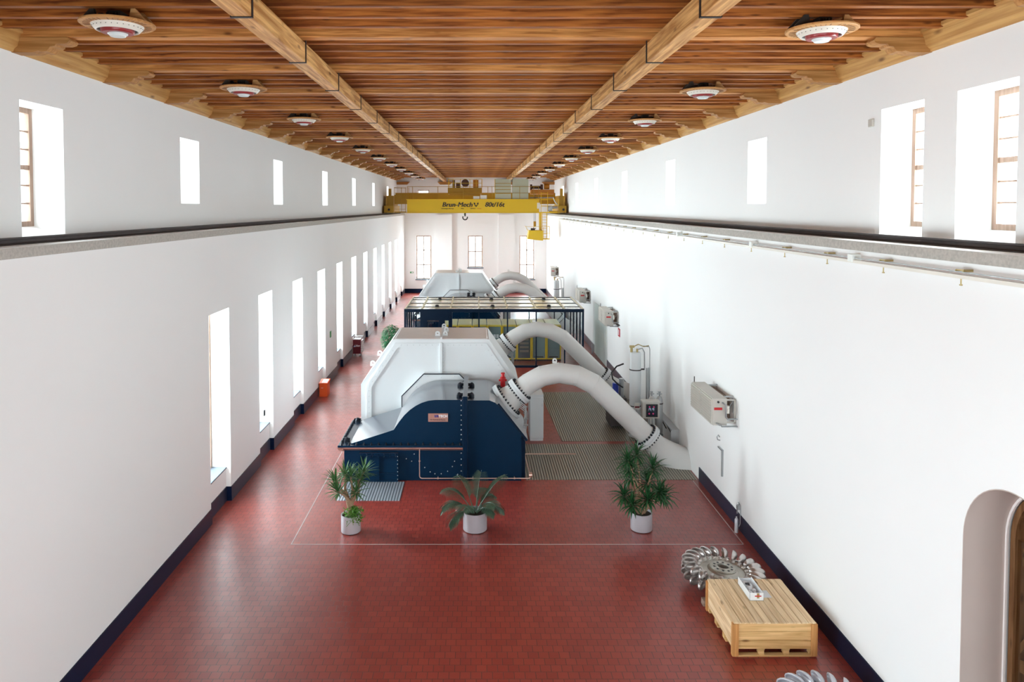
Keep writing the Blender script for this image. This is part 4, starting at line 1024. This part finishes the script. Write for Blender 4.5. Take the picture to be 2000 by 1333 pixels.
    # electrical cabinets
    for x0, n_ in ((1.62, 4), (3.10, 0)):
        bm = B(); box(bm, x0, x0+1.35, Y+.15, Y+.75, 9.32, 11.02, .01); e = obj('electrical_cabinet', bm, 'greycab', r)
        if n_:
            for z in (10.65, 10.12, 9.78): bm = B(); box(bm, x0+.02, x0+1.33, Y+.13, Y+.15, z-.02, z+.02); obj('door_joint', bm, 'yellow2', e)
            bm = B(); box(bm, x0-.04, x0, Y+.12, Y+.2, 9.32, 11.02); obj('edge_strip', bm, 'yellow', e)
    for x0, x1, z1 in ((-.25, .28, 9.56), (.35, .9, 9.65)):
        bm = B(); box(bm, x0, x1, Y+.05, Y+.4, 9.31, z1, .01); obj('junction_box', bm, 'ivory', r)
    # auxiliary hoist
    bm = B(); box(bm, 4.75, 6.75, Y+1.0, Y+2.4, 9.75, 10.15, .02); a = obj('auxiliary_hoist', bm, 'orange_m', r)
    bm = B(); cyl(bm, (5.9, Y+1.4, 10.42), (6.35, Y+1.4, 10.42), .24, 16); obj('hoist_motor', bm, 'orange_m', a, 40)
    bm = B(); cyl(bm, (4.85, Y+1.4, 10.35), (5.8, Y+1.4, 10.35), .13, 16); box(bm, 4.7, 4.85, Y+1.2, Y+1.6, 10.1, 10.6); box(bm, 5.6, 5.8, Y+1.2, Y+1.6, 10.1, 10.6); obj('rope_drum', bm, 'motor', a, 40)
    bm = B(); tube(bm, [(4.6, Y+.45, 9.45), (6.6, Y+.45, 9.45), (6.75, Y+.4, 9.1), (6.95, Y+.3, 8.85)], .05, 8); obj('cable_duct', bm, 'steel', r)
    # right platform and machinery
    bm = B(); box(bm, 5.2, 7.1, Y-.3, Y+.3, 8.12, 8.22); box(bm, 6.2, 6.9, Y-.2, Y+.2, 8.22, 8.3); obj('right_platform', bm, 'yellow', r)
    bm = B(); box(bm, 6.1, 6.45, Y-.1, Y+.2, 8.3, 8.75, .02); cyl(bm, (6.45, Y, 8.6), (6.9, Y, 8.6), .11, 14); obj('travel_motor', bm, 'steel', r, 40)
    bm = B(); box(bm, 5.18, 5.42, Y-.12, Y, 8.5, 9.0, .01); obj('lamp_box', bm, 'ivory', r)
    bm = B()
    for x in (5.5, 6.05, 7.0): tube(bm, [(x, Y-.3, 8.2), (x, Y-.3, 9.9 if x < 7 else 9.3)], .022, 6)
    for z in (8.7, 9.25, 9.8): tube(bm, [(5.5, Y-.3, z), (6.05, Y-.3, z)], .02, 6)
    tube(bm, [(5.5, Y-.3, 9.3), (7.0, Y-.3, 9.3)], .02, 6); tube(bm, [(5.5, Y-.3, 8.75), (7.0, Y-.3, 8.75)], .02, 6)
    obj('side_railing', bm, 'yellow', r)
    # operator cab
    bm = B(); box(bm, 5.36, 5.55, Y-.05, Y+.15, 6.5, 8.15); obj('cab_mast', bm, 'yellow', r)
    bm = B(); box(bm, 5.57, 5.63, Y-.1, Y-.04, 5.95, 8.2); box(bm, 5.98, 6.04, Y-.1, Y-.04, 5.95, 8.2)
    for k in range(9): tube(bm, [(5.6, Y-.07, 6.1+k*.24), (6.01, Y-.07, 6.1+k*.24)], .018, 6)
    obj('cab_ladder', bm, 'yellow', r)
    bm = B(); prism(bm, [(4.42, 6.68), (5.58, 6.68), (5.58, 5.83), (4.30, 5.95)], 'y', Y-1.3, Y+.1); cb = obj('operator_cab', bm, 'yellow', r)
    bm = B(); tube(bm, [(4.3, Y-1.28, 6.68), (4.15, Y-1.28, 7.0), (6.12, Y-1.28, 7.0), (6.12, Y-1.28, 5.98), (5.55, Y-1.28, 5.98)], .028, 6); tube(bm, [(5.6, Y-1.28, 6.45), (6.12, Y-1.28, 6.45)], .025, 6); tube(bm, [(5.62, Y-1.28, 6.95), (5.62, Y-1.28, 6.0)], .02, 6); tube(bm, [(6.12, Y-1.28, 7.0), (6.12, Y, 7.0)], .02, 6); tube(bm, [(4.15, Y-1.28, 7.0), (4.15, Y, 7.0)], .02, 6); box(bm, 5.55, 6.14, Y-1.3, Y+.1, 5.93, 5.98); obj('cab_railing', bm, 'yellow', cb)
    bm = B(); box(bm, 4.6, 4.95, Y-.8, Y-.4, 6.68, 6.85, .03); obj('cab_seat', bm, 'black', cb)
    # hooks
    bm = B(); box(bm, -1.05, -.9, Y+1.7, Y+1.85, 7.95, 8.3); tube(bm, [(-.97, Y+1.78, 8.0), (-.97, Y+1.78, 7.82)], .06, 8)
    tube(bm, [(-.97+.22*math.sin(t), Y+1.78, 7.72+.2*math.cos(t)) for t in [-2.6+i*.33 for i in range(17)] if abs(t) > .55] if False else [(-.97+.2*math.cos(t), Y+1.78, 7.72+.2*math.sin(t)) for t in [2.6+i*.27 for i in range(16)]], .05, 8)
    obj('main_hook', bm, 'black', r)
    bm = B()
    for x in (5.0, 5.12): tube(bm, [(x, Y+.9, 9.8), (x, Y+.9, 7.35)], .014, 6)
    obj('hoist_rope', bm, 'rail', r)
    bm = B(); box(bm, 4.95, 5.17, Y+.8, Y+1.0, 6.95, 7.4, .03); tube(bm, [(5.06+.09*math.cos(t), Y+.9, 6.84+.09*math.sin(t)) for t in [2.2+i*.33 for i in range(14)]], .03, 8); obj('auxiliary_hook', bm, 'yellow2', r)
    return r
make_crane()

# ---------------------------------------------------------------- conductor rail under the right ledge
r = thing('conductor_rail', 'thin conductor rail on brackets under the right wall ledge', 'conductor rail', (XR-.12, 34, 7.66))
bm = B(); box(bm, XR-.13, XR-.10, YN+.1, 60, 7.685, 7.70); obj('conductor_bar', bm, 'steel', r)
bm = B(); box(bm, XR-.15, XR-.10, YN+.1, 60, 7.60, 7.655); obj('insulating_channel', bm, 'ivory', r)
pb = None
for k in range(26):
    y = 8.2 + 1.95*k
    if pb is None:
        bm = B(); box(bm, XR-.14, XR, y-.012, y+.012, 7.70, 7.735); box(bm, XR-.14, XR, y+.16, y+.17, 7.70, 7.72); box(bm, XR-.13, XR-.11, y, y+.17, 7.71, 7.73); pb = obj('rail_bracket', bm, 'brass', r); y0 = y
        bm = B(); cyl(bm, (XR-.13, y+.05, 7.52), (XR-.13, y+.05, 7.60), .010, 8); box(bm, XR-.145, XR-.115, y+.035, y+.065, 7.50, 7.52); obj('contact_clip', bm, 'brass', pb)
    else:
        c = pb.copy(); C.objects.link(c); c.parent = r; c.location.y = y-y0
        d = pb.children[0].copy(); C.objects.link(d); d.parent = c
for y in (13.1, 17.9, 24.5):
    bm = B(); box(bm, XR-.17, XR-.0, y, y+.16, 7.62, 7.76, .006); obj('junction_box', bm, 'gate', r)

# ---------------------------------------------------------------- plants
def leaf_strip(bm, p, d, L, w_, droop=.6, fold=.25, n=5, mid=.45, up=None):
    """a curved tapering leaf blade from p in direction d"""
    d = Vector(d).normalized(); side = d.cross(Vector((0, 0, 1)))
    if side.length < .05: side = Vector((1, 0, 0))
    side.normalize(); q = Vector(p); prev = None; step = L/n
    for i in range(n+1):
        t = i/n; ww = w_*max(.0, math.sin(PI*min(1, (t*.9+.10))**(.8)))*.5 if i < n else 0
        if i == 0: ww = w_*.22
        nrm = side.cross(d).normalized()
        if ww > 1e-4: cur = [bm.verts.new(q+side*ww+nrm*ww*fold), bm.verts.new(q), bm.verts.new(q-side*ww+nrm*ww*fold)]
        else: cur = [bm.verts.new(q)]
        if prev:
            if len(cur) == 3: bm.faces.new((prev[0], prev[1], cur[1], cur[0])); bm.faces.new((prev[1], prev[2], cur[2], cur[1]))
            else: bm.faces.new((prev[0], prev[1], cur[0])); bm.faces.new((prev[1], prev[2], cur[0]))
        prev = cur; q = q+d*step
        d = (d+Vector((0, 0, -droop/n))).normalized(); side = (side-d*side.dot(d)).normalized()
def rosette(bm, p, ax, n, L, w_, droop=.8, spread=(.15, 1.5)):
    ax = Vector(ax).normalized(); a, b_ = frame_of(ax)
    for i in range(n):
        t = (i+.5)/n; an = i*2.39996 + random.uniform(-.2, .2); el = spread[0]+(spread[1]-spread[0])*t**.8
        d = ax*math.cos(el)+(a*math.cos(an)+b_*math.sin(an))*math.sin(el)
        leaf_strip(bm, Vector(p)-ax*(t*.10*L*2), d, L*random.uniform(.8, 1.12)*(.75+.35*math.sin(PI*min(1, t+.15))), w_, droop*random.uniform(.6, 1.3))
def pot(r, x, y, R, h, soilz=.05):
    bm = B(); lathe(bm, [(0, .02), (R*.99, .02), (R, .03), (R, h), (R-.02, h), (R-.02, h-soilz-.02), (0, h-soilz-.02)], 48, (x, y, 0)); obj('plant_pot', bm, 'silver', r, 40)
    bm = B(); lathe(bm, [(0, 0), (R*.93, 0), (R*.93, .03), (0, .03)], 32, (x, y, 0)); obj('pot_foot', bm, 'black', r)
    bm = B(); lathe(bm, [(R-.02, h-soilz), (R*.5, h-soilz+.015), (0, h-soilz+.02)], 32, (x, y, 0)); obj('soil', bm, 'soil', r)
# yucca on the left
x, y = -3.33, 18.78
r = thing('potted_yucca', 'branching yucca in a silver pot with trailing green leaves, left planter', 'potted plant', (x, y, 0))
pot(r, x, y, .26, .47)
bm = B(); tube(bm, [(x, y, .38), (x-.01, y, .62), (x-.03, y, .84)], [.095, .085, .11], 12)
tips = []
br = [((-.03, 0, .80), (-.20, -.02, 1.06), (-.42, .04, 1.36), .05), ((-.05, 0, .80), (-.16, .05, 1.1), (-.16, .1, 1.50), .05), ((.02, 0, .80), (.06, -.06, 1.12), (.02, -.1, 1.52), .045),
      ((.04, 0, .80), (.20, .0, 1.06), (.24, .02, 1.42), .045), ((.02, .02, .80), (.14, .1, 1.2), (.34, .14, 1.56), .04), ((0, -.05, .82), (-.1, -.15, 1.0), (-.32, -.2, 1.16), .035), ((.03, -.04, .82), (.12, -.14, .98), (.18, -.18, 1.15), .035)]
for a, b_, c, rad in br:
    tube(bm, [(x+a[0], y+a[1], a[2]), (x+b_[0], y+b_[1], b_[2]), (x+c[0], y+c[1], c[2])], [rad*1.2, rad*.8, rad*.55], 8); tips.append((c, b_))
obj('trunk', bm, 'bark', r, 60)
for c, b_ in tips:
    bm = B(); d = Vector(c)-Vector(b_); rosette(bm, (x+c[0], y+c[1], c[2]), d+Vector((0, 0, .25)), 36, .43, .042, .55, (.1, 1.75)); obj('leaf_rosette', bm, 'leaf', r)
bm = B()
for i in range(420):
    a = random.uniform(0, 2*PI); rr = random.uniform(0, .30); hz = random.uniform(-.22, .17)
    cx, cy, cz = x+.10+rr*math.cos(a)*.85, y-.10+rr*math.sin(a)*.6, .52+hz*(1 if rr < .25 else .8)
    leaf_strip(bm, (cx, cy, cz), (random.uniform(-1, 1), random.uniform(-1, .4), random.uniform(-.4, .8)), .08, .05, .5, .2, 3)
for k in range(9): tube(bm, [(x+.02, y-.02, .40), (x+.1+.08*math.sin(k), y-.15-.02*k, .52), (x+.1+.2*math.sin(k*2.1), y-.26, .40-.02*k)], .006, 5)
obj('trailing_foliage', bm, 'leaf4', r)
# kentia palm in the middle
x, y = -.03, 18.9
r = thing('potted_palm', 'palm with arching feathery fronds in a silver pot, middle planter', 'potted plant', (x, y, 0))
pot(r, x, y, .32, .50, .06)
def frond(r, base, dirv, L, droop, lw=.024, ll=.42, n=24, mat_='leaf3'):
    bm = B(); d = Vector(dirv).normalized(); q = Vector(base); pts = [q.copy()]; ds = []
    N_ = 12
    for i in range(N_):
        q = q+d*L/N_; d = (d+Vector((0, 0, -droop/N_*(.4+i/N_*1.5)))).normalized(); pts.append(q.copy()); ds.append(d.copy())
    tube(bm, pts, [.016*(1-.75*i/N_) for i in range(N_+1)], 6)
    for j in range(n):
        t = .38+.62*j/(n-1); f = t*(N_-1); i = int(f); p = pts[i].lerp(pts[min(N_, i+1)], f-i); dd = ds[min(N_-1, i)]
        sd = dd.cross(Vector((0, 0, 1))).normalized()
        l = ll*(1-.55*abs(t-.62)/.4)
        for s in (-1, 1):
            leaf_strip(bm, p, sd*s*.85+dd*.62+Vector((0, 0, .12)), l, lw, 1.0, .25, 4)
    obj('palm_frond', bm, mat_, r)
fr = [((-1, -.3, 1.15), 1.05, 1.9), ((-.9, -.7, .7), 1.0, 2.3), ((-.45, -1, 1.5), .95, 1.7), ((.9, .3, 1.7), 1.3, 1.0), ((.7, -.6, 1.0), .8, 2.0), ((-.5, .6, 1.6), 1.15, 1.3), ((.3, .8, 1.4), .9, 1.8), ((.9, -.1, .8), .85, 1.9), ((-.9, .2, 1.5), 1.15, 1.7), ((.5, .2, 1.0), .7, 1.5), ((.7, -.7, 1.5), .95, 1.7), ((-1, .1, .9), 1.05, 2.4), ((.2, .3, 2), 1.1, 1.0)]
for d, L, dr in fr: frond(r, (x+d[0]*.06, y+d[1]*.06, .45), d, L, dr)
# dracaena on the right
x, y = 4.42, 18.9
r = thing('potted_dracaena', 'tall bushy dark green dracaena in a silver pot, right planter', 'potted plant', (x, y, 0))
pot(r, x, y, .285, .47)
bm = B(); tips = []
br = [((-.05, 0, .42), (-.10, .02, 1.0), (-.30, .05, 1.62), .035), ((-.02, .05, .42), (.0, .08, 1.1), (-.12, .1, 2.0), .032), ((.05, 0, .42), (.12, .02, 1.0), (.30, .0, 1.65), .03), ((.06, -.02, .42), (.2, -.06, .75), (.45, -.1, 1.05), .028),
      ((-.06, -.03, .42), (-.25, -.1, .7), (-.50, -.14, .98), .028), ((0, -.06, .42), (.05, -.2, .66), (.1, -.3, .95), .025), ((.02, 0, .42), (.12, .05, .8), (.18, .1, 1.25), .028), ((-.05, .05, .42), (-.15, .1, .9), (-.25, .15, 1.35), .026), ((.08, .04, .42), (.3, .1, .65), (.62, .12, .85), .022), ((-.08, .0, .42), (-.2, -.12, .6), (-.3, -.25, .78), .022), ((-.0, .03, .42), (-.1, .0, 1.2), (-.38, .0, 1.88), .022)]
for a, b_, c, rad in br:
    tube(bm, [(x+a[0], y+a[1], a[2]), (x+b_[0], y+b_[1], b_[2]), (x+c[0], y+c[1], c[2])], [rad, rad*.8, rad*.6], 8); tips.append((c, b_))
obj('trunk', bm, 'bark', r, 60)
for i, (c, b_) in enumerate(tips):
    bm = B(); d = (Vector(c)-Vector(b_)).normalized(); rosette(bm, (x+c[0], y+c[1], c[2]), d*.6+Vector((0, 0, 1)), 54 if c[2] < 1.3 else 44, .48, .05, 1.25, (.05, 1.9)); obj('leaf_rosette', bm, 'leaf2', r)
# ficus behind the generator
x, y = -4.02, 34.0
r = thing('potted_ficus', 'bushy green ficus tree behind the left slope of the white generator housing', 'potted plant', (x, y, 0))
pot(r, x, y, .3, .5)
bm = B(); tube(bm, [(x, y, .42), (x-.02, y, 1.2), (x+.03, y, 2.3)], [.04, .035, .025], 8)
for k in range(10): tube(bm, [(x, y, 1.6+.07*k), (x+.3*math.cos(k*2.4), y+.3*math.sin(k*2.4), 2.0+.07*k)], [.015, .006], 5)
obj('trunk', bm, 'bark', r)
bm = B()
for i in range(1500):
    a = random.uniform(0, 2*PI); u = random.uniform(-1, 1); rr = random.uniform(.35, 1)**.5
    s_ = math.sqrt(1-u*u); p = (x+.50*rr*s_*math.cos(a), y+.50*rr*s_*math.sin(a), 2.35+.68*rr*u)
    leaf_strip(bm, p, (math.cos(a)+random.uniform(-.6, .6), math.sin(a)+random.uniform(-.6, .6), random.uniform(-.8, .6)), .12, .07, .5, .15, 3)
obj('foliage', bm, 'leaf5', r)

# ---------------------------------------------------------------- crate, runners
def make_crate():
    x0, x1, ya, yb, zt = 4.93, 6.50, 13.45, 15.02, .68
    r = thing('wooden_crate', 'large pale plank crate on runners standing by the right wall', 'crate', ((x0+x1)/2, (ya+yb)/2, 0))
    bm = B(); n = 11; w_ = (x1-x0)/n
    for k in range(n): box(bm, x0+k*w_+.005, x0+(k+1)*w_-.005, ya-.02, yb+.02, zt-.025, zt, .002)
    obj('lid', bm, 'cratew', r)
    for (fa, fb) in ((ya, ya+.022), (yb-.022, yb)):
        bm = B()
        for k in range(3): box(bm, x0+.02, x1-.02, fa, fb, .155+k*.17, .155+(k+1)*.17-.004, .002)
        obj('end_wall', bm, 'crateside', r)
    for (fa, fb) in ((x0, x0+.022), (x1-.022, x1)):
        bm = B()
        for k in range(3): box(bm, fa, fb, ya+.025, yb-.025, .155+k*.17, .155+(k+1)*.17-.004, .002)
        obj('side_wall', bm, 'cratew', r)
    for x in (x0-.0, x1-.09):
        for (fa, fb) in ((ya-.03, ya-.002), (yb+.002, yb+.03)):
            bm = B(); box(bm, x, x+.09, fa, fb, .02, zt-.03, .003); obj('corner_post', bm, 'cratepost', r)
    for x in (x0-.028, x1+.002):
        for (fa, fb) in ((ya-.03, ya+.06), (yb-.06, yb+.03)):
            bm = B(); box(bm, x, x+.026, fa, fb, .02, zt-.03, .003); obj('corner_post', bm, 'cratepost', r)
    for x in (x0+.0, x0+.5, x1-.59, x1-.1):
        bm = B()
        for y in (ya+.02, ya+.5, yb-.6, yb-.14): box(bm, x+.0, x+.1, y, y+.12, .03, .13, .003)
        box(bm, x, x+.1, ya+.0, yb-.0, .13, .153)
        obj('base_runner', bm, 'crateside', r)
    for y in (ya, ya+.48, yb-.62, yb-.1):
        bm = B(); box(bm, x0+.02, x1-.02, y, y+.1, 0, .03, .003); obj('bottom_board', bm, 'crateside', r)
make_crate()
# open white carton on the crate
bx, by, bz = 5.66, 14.55, .6825
r = thing('white_carton', 'small open white box with an orange cross label lying on the crate', 'box', (bx, by, bz))
bm = B(); t = .006
box(bm, bx-.14, bx+.14, by-.36, by+.30, bz, bz+t); box(bm, bx-.14, bx+.14, by-.36, by-.36+t, bz, bz+.16); box(bm, bx-.14, bx+.14, by+.30-t, by+.30, bz, bz+.12)
box(bm, bx-.14, bx-.14+t, by-.36, by+.30, bz, bz+.15); box(bm, bx+.14-t, bx+.14, by-.36, by+.30, bz, bz+.15); obj('carton_body', bm, 'paper', r)
bm = B(); box(bm, bx+.145, bx+.35, by-.25, by+.02, bz+.002, bz+.006); obj('carton_flap', bm, 'paper', r)
bm = B(); yq = by-.366; box(bm, bx+.0, bx+.05, yq, yq+.005, bz+.05, bz+.15); obj('cross_label', bm, 'brass', r)
bm = B(); box(bm, bx-.04, bx+.09, yq-.001, yq+.004, bz+.085, bz+.105); obj('cross_label', bm, 'red', r)
bm = B()
for (a, b_, c, q) in ((-.05, .12, .07, .07), (.02, .08, .06, .055), (-.03, -.02, .06, .06), (.04, -.10, .06, .05), (-.06, -.16, .05, .05)):
    bmesh.ops.create_icosphere(bm, subdivisions=2, radius=q, matrix=Matrix.Translation((bx+a, by+b_, bz+c)))
for v in bm.verts: v.co += Vector((random.uniform(-.008, .008),)*3)
obj('packing_paper', bm, 'paper', r)
bm = B(); box(bm, bx-.08, bx+.0, by+.03, by+.07, bz+.12, bz+.145); box(bm, bx-.03, bx+.0, by-.01, by+.1, bz+.11, bz+.13); obj('loose_part', bm, 'rail', r)

# ---------------------------------------------------------------- Pelton wheels
def bucket_mesh(hw, L, D, th=.018):
    """double cup: opening faces +Y (tangent), radial along +X, axial along Z"""
    bm = B()
    for s in (-1, 1):
        nu, nv = 12, 8
        rows = []
        for i in range(nu+1):
            u = PI*i/nu
            row = []
            for j in range(nv+1):
                v = PI*j/nv
                # half ellipsoid, rim in XZ plane
                xx = -math.cos(v)*L/2; rad = math.sin(v)
                zz = s*hw/2 + rad*math.cos(u)*hw/2*1.0; yy = -rad*math.sin(u)*D
                row.append(bm.verts.new((xx, yy, zz)))
            rows.append(row)
        for i in range(nu):
            for j in range(nv): bm.faces.new((rows[i][j], rows[i][j+1], rows[i+1][j+1], rows[i+1][j]))
    bmesh.ops.remove_doubles(bm, verts=bm.verts, dist=1e-4)
    bmesh.ops.recalc_face_normals(bm, faces=bm.faces)
    bmesh.ops.solidify(bm, geom=bm.faces[:], thickness=th)
    # root shank
    box(bm, -L/2-.08, -L/2+.07, -D*.75, -D*.1, -hw*.40, hw*.40, .02)
    return bm
def make_wheel(cx, cy, cz, R, tilt_x, tilt_y, label, spin=0, mat_='chrome', cast='cast', direction=1):
    r = thing('pelton_runner', label, 'turbine wheel', (cx, cy, cz))
    loc = (cx, cy, cz)
    Rr = R*.60
    bm = B(); lathe(bm, [(Rr*.22, -.09), (Rr*.5, -.09), (Rr*.6, -.05), (Rr*.93, -.05), (Rr, -.08), (Rr+.03, -.06), (Rr+.03, .06), (Rr, .08), (Rr*.93, .05), (Rr*.88, .035), (Rr*.62, .045), (Rr*.56, .075), (Rr*.52, .08), (Rr*.52, .10), (Rr*.22, .10), (Rr*.22, -.09)], 56, loc)
    obj('wheel_disc', bm, cast, r, 30)
    bm = B(); lathe(bm, [(Rr*.22, .10), (Rr*.50, .10), (Rr*.48, .115), (Rr*.28, .115), (Rr*.26, .13), (Rr*.23, .13), (Rr*.22, .10)], 40, loc); hub = obj('hub_ring', bm, cast, r, 30)
    for k in range(10):
        a = 2*PI*k/10; bm = B(); cyl(bm, (cx+Rr*.36*math.cos(a), cy+Rr*.36*math.sin(a), cz+.113), (cx+Rr*.36*math.cos(a), cy+Rr*.36*math.sin(a), cz+.118), .028, 12); obj('bolt_hole', bm, 'black', hub)
    nb = 22; L = (R-Rr)*1.02
    bm = bucket_mesh(.21, L, .115, .02); bmesh.ops.recalc_face_normals(bm, faces=bm.faces)
    me = bpy.data.meshes.new('bucket'); bm.to_mesh(me); bm.free(); me.materials.append(M[mat_]); me.shade_smooth(); me.set_sharp_from_angle(angle=math.radians(50))
    for k in range(nb):
        a = spin + 2*PI*k/nb
        o = bpy.data.objects.new('bucket', me); C.objects.link(o); o.parent = r
        Mx = Matrix.Rotation(a, 4, 'Z') @ Matrix.Translation((Rr+L/2+.0, 0, 0)) @ Matrix.Rotation(.18*direction, 4, 'Z') @ (Matrix.Identity(4) if direction > 0 else Matrix.Scale(-1, 4, (0, 1, 0)))
        if direction < 0: Mx = Matrix.Rotation(a, 4, 'Z') @ Matrix.Translation((Rr+L/2, 0, 0)) @ Matrix.Rotation(PI, 4, 'X') @ Matrix.Rotation(.18, 4, 'Z')
        o.matrix_local = Mx
    r.rotation_euler = (math.radians(tilt_x), math.radians(tilt_y), 0)
    return r
make_wheel(5.58, 15.95, .37, .91, 0, 3.8, 'large dull steel turbine wheel with cupped buckets lying behind the wooden crate', .1, direction=1)
make_wheel(5.80, 11.36, .375, .92, 0, 2, 'bright steel turbine wheel cut off by the bottom edge, in front of the crate', .05, mat_='silver', cast='galv', direction=1)
for i, (x, y, h, lab) in enumerate(((5.05, 15.25, .13, 'grey timber block under the front edge of the turbine wheel'), (6.2, 15.3, .12, 'grey timber block hidden under the turbine wheel behind the crate'), (5.6, 16.7, .145, 'grey timber block under the rear edge of the turbine wheel'))):
    bm = B(); box(bm, x-.15, x+.15, y-.08, y+.08, 0, h, .008); solo('timber_block', bm, 'chock', lab, 'block', 'timber blocks under the wheel')
for x, y, lab in ((5.3, 11.1, 'left'), (6.1, 11.1, 'right')):
    bm = B(); box(bm, x-.15, x+.15, y-.1, y+.1, 0, .16, .008); solo('timber_block', bm, 'chock', f'{lab} timber block under the bright turbine wheel at the bottom edge', 'block')

# ---------------------------------------------------------------- small things
r = thing('tool_trolley', 'dark red tool trolley with white side pockets against the left wall', 'trolley', (-6.85, 41.3, 0))
bm = B(); box(bm, -7.12, -6.66, 41.1, 41.7, .16, .98, .015); obj('trolley_body', bm, 'darkred', r)
bm = B(); tube(bm, [(-7.13, 41.08, .95), (-7.13, 41.08, 1.06), (-6.62, 41.08, 1.10), (-6.62, 41.72, 1.10), (-7.13, 41.72, 1.06), (-7.13, 41.08, 1.06)], .02, 8); obj('trolley_rim', bm, 'steel', r)
bm = B(); box(bm, -7.08, -6.70, 41.12, 41.66, .98, 1.0); obj('trolley_mat', bm, 'paper', r)
for k in range(6):
    bm = B(); box(bm, -6.66, -6.58, 41.14, 41.66, .24+k*.12, .33+k*.12, .008); obj('side_pocket', bm, 'paper', r)
for xx in (-7.06, -6.72):
    for yy in (41.16, 41.62):
        bm = B(); cyl(bm, (xx-.025, yy, .07), (xx+.025, yy, .07), .07, 14); box(bm, xx-.02, xx+.02, yy-.02, yy+.02, .1, .17); obj('caster', bm, 'galv', r)
bm = place_text(text_bm('Lilien', .15, .3, .004, .003), -7.03, 41.095, .58); obj('lettering', bm, 'whitetext', r)
bm = B(); prism(bm, [(-7.08, .56), (-6.98, .56), (-6.98, .68)], 'y', 41.09, 41.1); obj('emblem', bm, 'lightblue', r)
r = thing('orange_bin', 'orange red box with a white lid label against the left wall', 'bin', (-6.95, 32.6, 0))
bm = B(); box(bm, -7.13, -6.76, 32.3, 32.85, 0, .60, .01); obj('bin_body', bm, 'orange', r)
bm = B(); prism(bm, [(32.27, .60), (32.88, .60), (32.88, .70), (32.27, .63)], 'x', -7.14, -6.74); obj('bin_lid', bm, 'orange', r)
bm = B(); prism(bm, [(32.33, .640), (32.78, .692), (32.78, .698), (32.33, .646)], 'x', -7.02, -6.78); obj('lid_label', bm, 'paper', r)
bm = B(); box(bm, -7.05, -6.95, 32.295, 32.3, .40, .41); obj('bin_label', bm, 'paper', r)
# wall fittings
bm = B(); box(bm, XL, XL+.05, 24.0, 24.12, 1.55, 1.75, .01); solo('wall_switch', bm, 'black', 'small black switch on the left wall between the first tall windows', 'switch')
bm = B(); box(bm, XL, XL+.03, 35.05, 35.3, 2.2, 2.5); solo('wall_sign', bm, 'green', 'small green sign on the left wall before the red trolley', 'sign')
bm = B(); box(bm, -6.65, -6.30, YF-.03, YF, 1.98, 2.14); s1 = solo('exit_sign', bm, 'green', 'small green exit sign beside the left end wall window', 'sign')
bm = B(); box(bm, -6.50, -6.35, YF-.04, YF-.03, 2.01, 2.11); obj('sign_pictogram', bm, 'paper', s1)
bm = B(); box(bm, XR-.02, XR, 34.9, 35.35, 2.25, 2.65); s1 = solo('fire_sign', bm, 'red', 'small red and white fire equipment sign on the right wall', 'sign')
bm = B(); box(bm, XR-.03, XR-.02, 35.05, 35.2, 2.32, 2.58); obj('sign_pictogram', bm, 'paper', s1)
bm = B(); box(bm, XR-.12, XR, 34.95, 35.3, 2.80, 2.84); solo('sign_lamp', bm, 'black', 'small black lamp above the red fire sign on the right wall', 'lamp')
bm = B(); box(bm, XR-.05, XR, 20.2, 20.24, .93, 1.70); box(bm, XR-.05, XR, 20.24, 20.55, 1.66, 1.70); solo('wall_rail', bm, 'steel', 'thin grey angle rail fixed low on the right wall under the heater', 'rail')
bm = B(); tube(bm, [(XR, 20.5, 1.88), (XR-.07, 20.5, 1.90), (XR-.09, 20.5, 1.98), (XR-.05, 20.5, 2.04), (XR-.02, 20.5, 1.98)], .015, 8); solo('wall_hook', bm, 'steel', 'small grey hook on the right wall just below the heater', 'hook')
r = thing('water_tap', 'small grey tap on the right wall above a standing cylinder', 'tap', (XR, 18.85, .3))
bm = B(); box(bm, XR-.10, XR-.005, 18.8, 18.9, .56, .68, .01); tube(bm, [(XR-.02, 18.85, .68), (XR-.06, 18.85, .76), (XR-.10, 18.85, .7)], .015, 8); cyl(bm, (XR-.09, 18.85, .56), (XR-.09, 18.85, .45), .018, 8); obj('tap_body', bm, 'steel', r)
bm = B(); tube(bm, [(XR-.02, 18.8, .6), (XR-.03, 18.78, .2), (XR-.05, 18.8, .12)], .012, 6); obj('drop_pipe', bm, 'galv', r)
bm = B(); lathe(bm, [(0, 0), (.05, 0), (.05, .34), (.035, .37), (.02, .38), (.02, .42), (0, .42)], 16, (6.90, 18.72, 0)); solo('metal_cylinder', bm, 'silver', 'small metal cylinder standing on the floor at the right skirting', 'cylinder', smooth=40)
bm = B(); lathe(bm, [(0, 0), (.05, 0), (.05, .5), (.02, .55), (0, .56)], 16, (6.85, 42.0, 0)); solo('metal_cylinder', bm, 'silver', 'slim metal cylinder on the floor by the pale green gate', 'cylinder', smooth=40)
bm = B(); box(bm, XRU-.05, XRU, 13.95+.15, 14.25, 10.2, 10.35, .01); solo('wall_detector', bm, 'heater', 'small grey detector high on the right upper wall beside a window', 'detector')
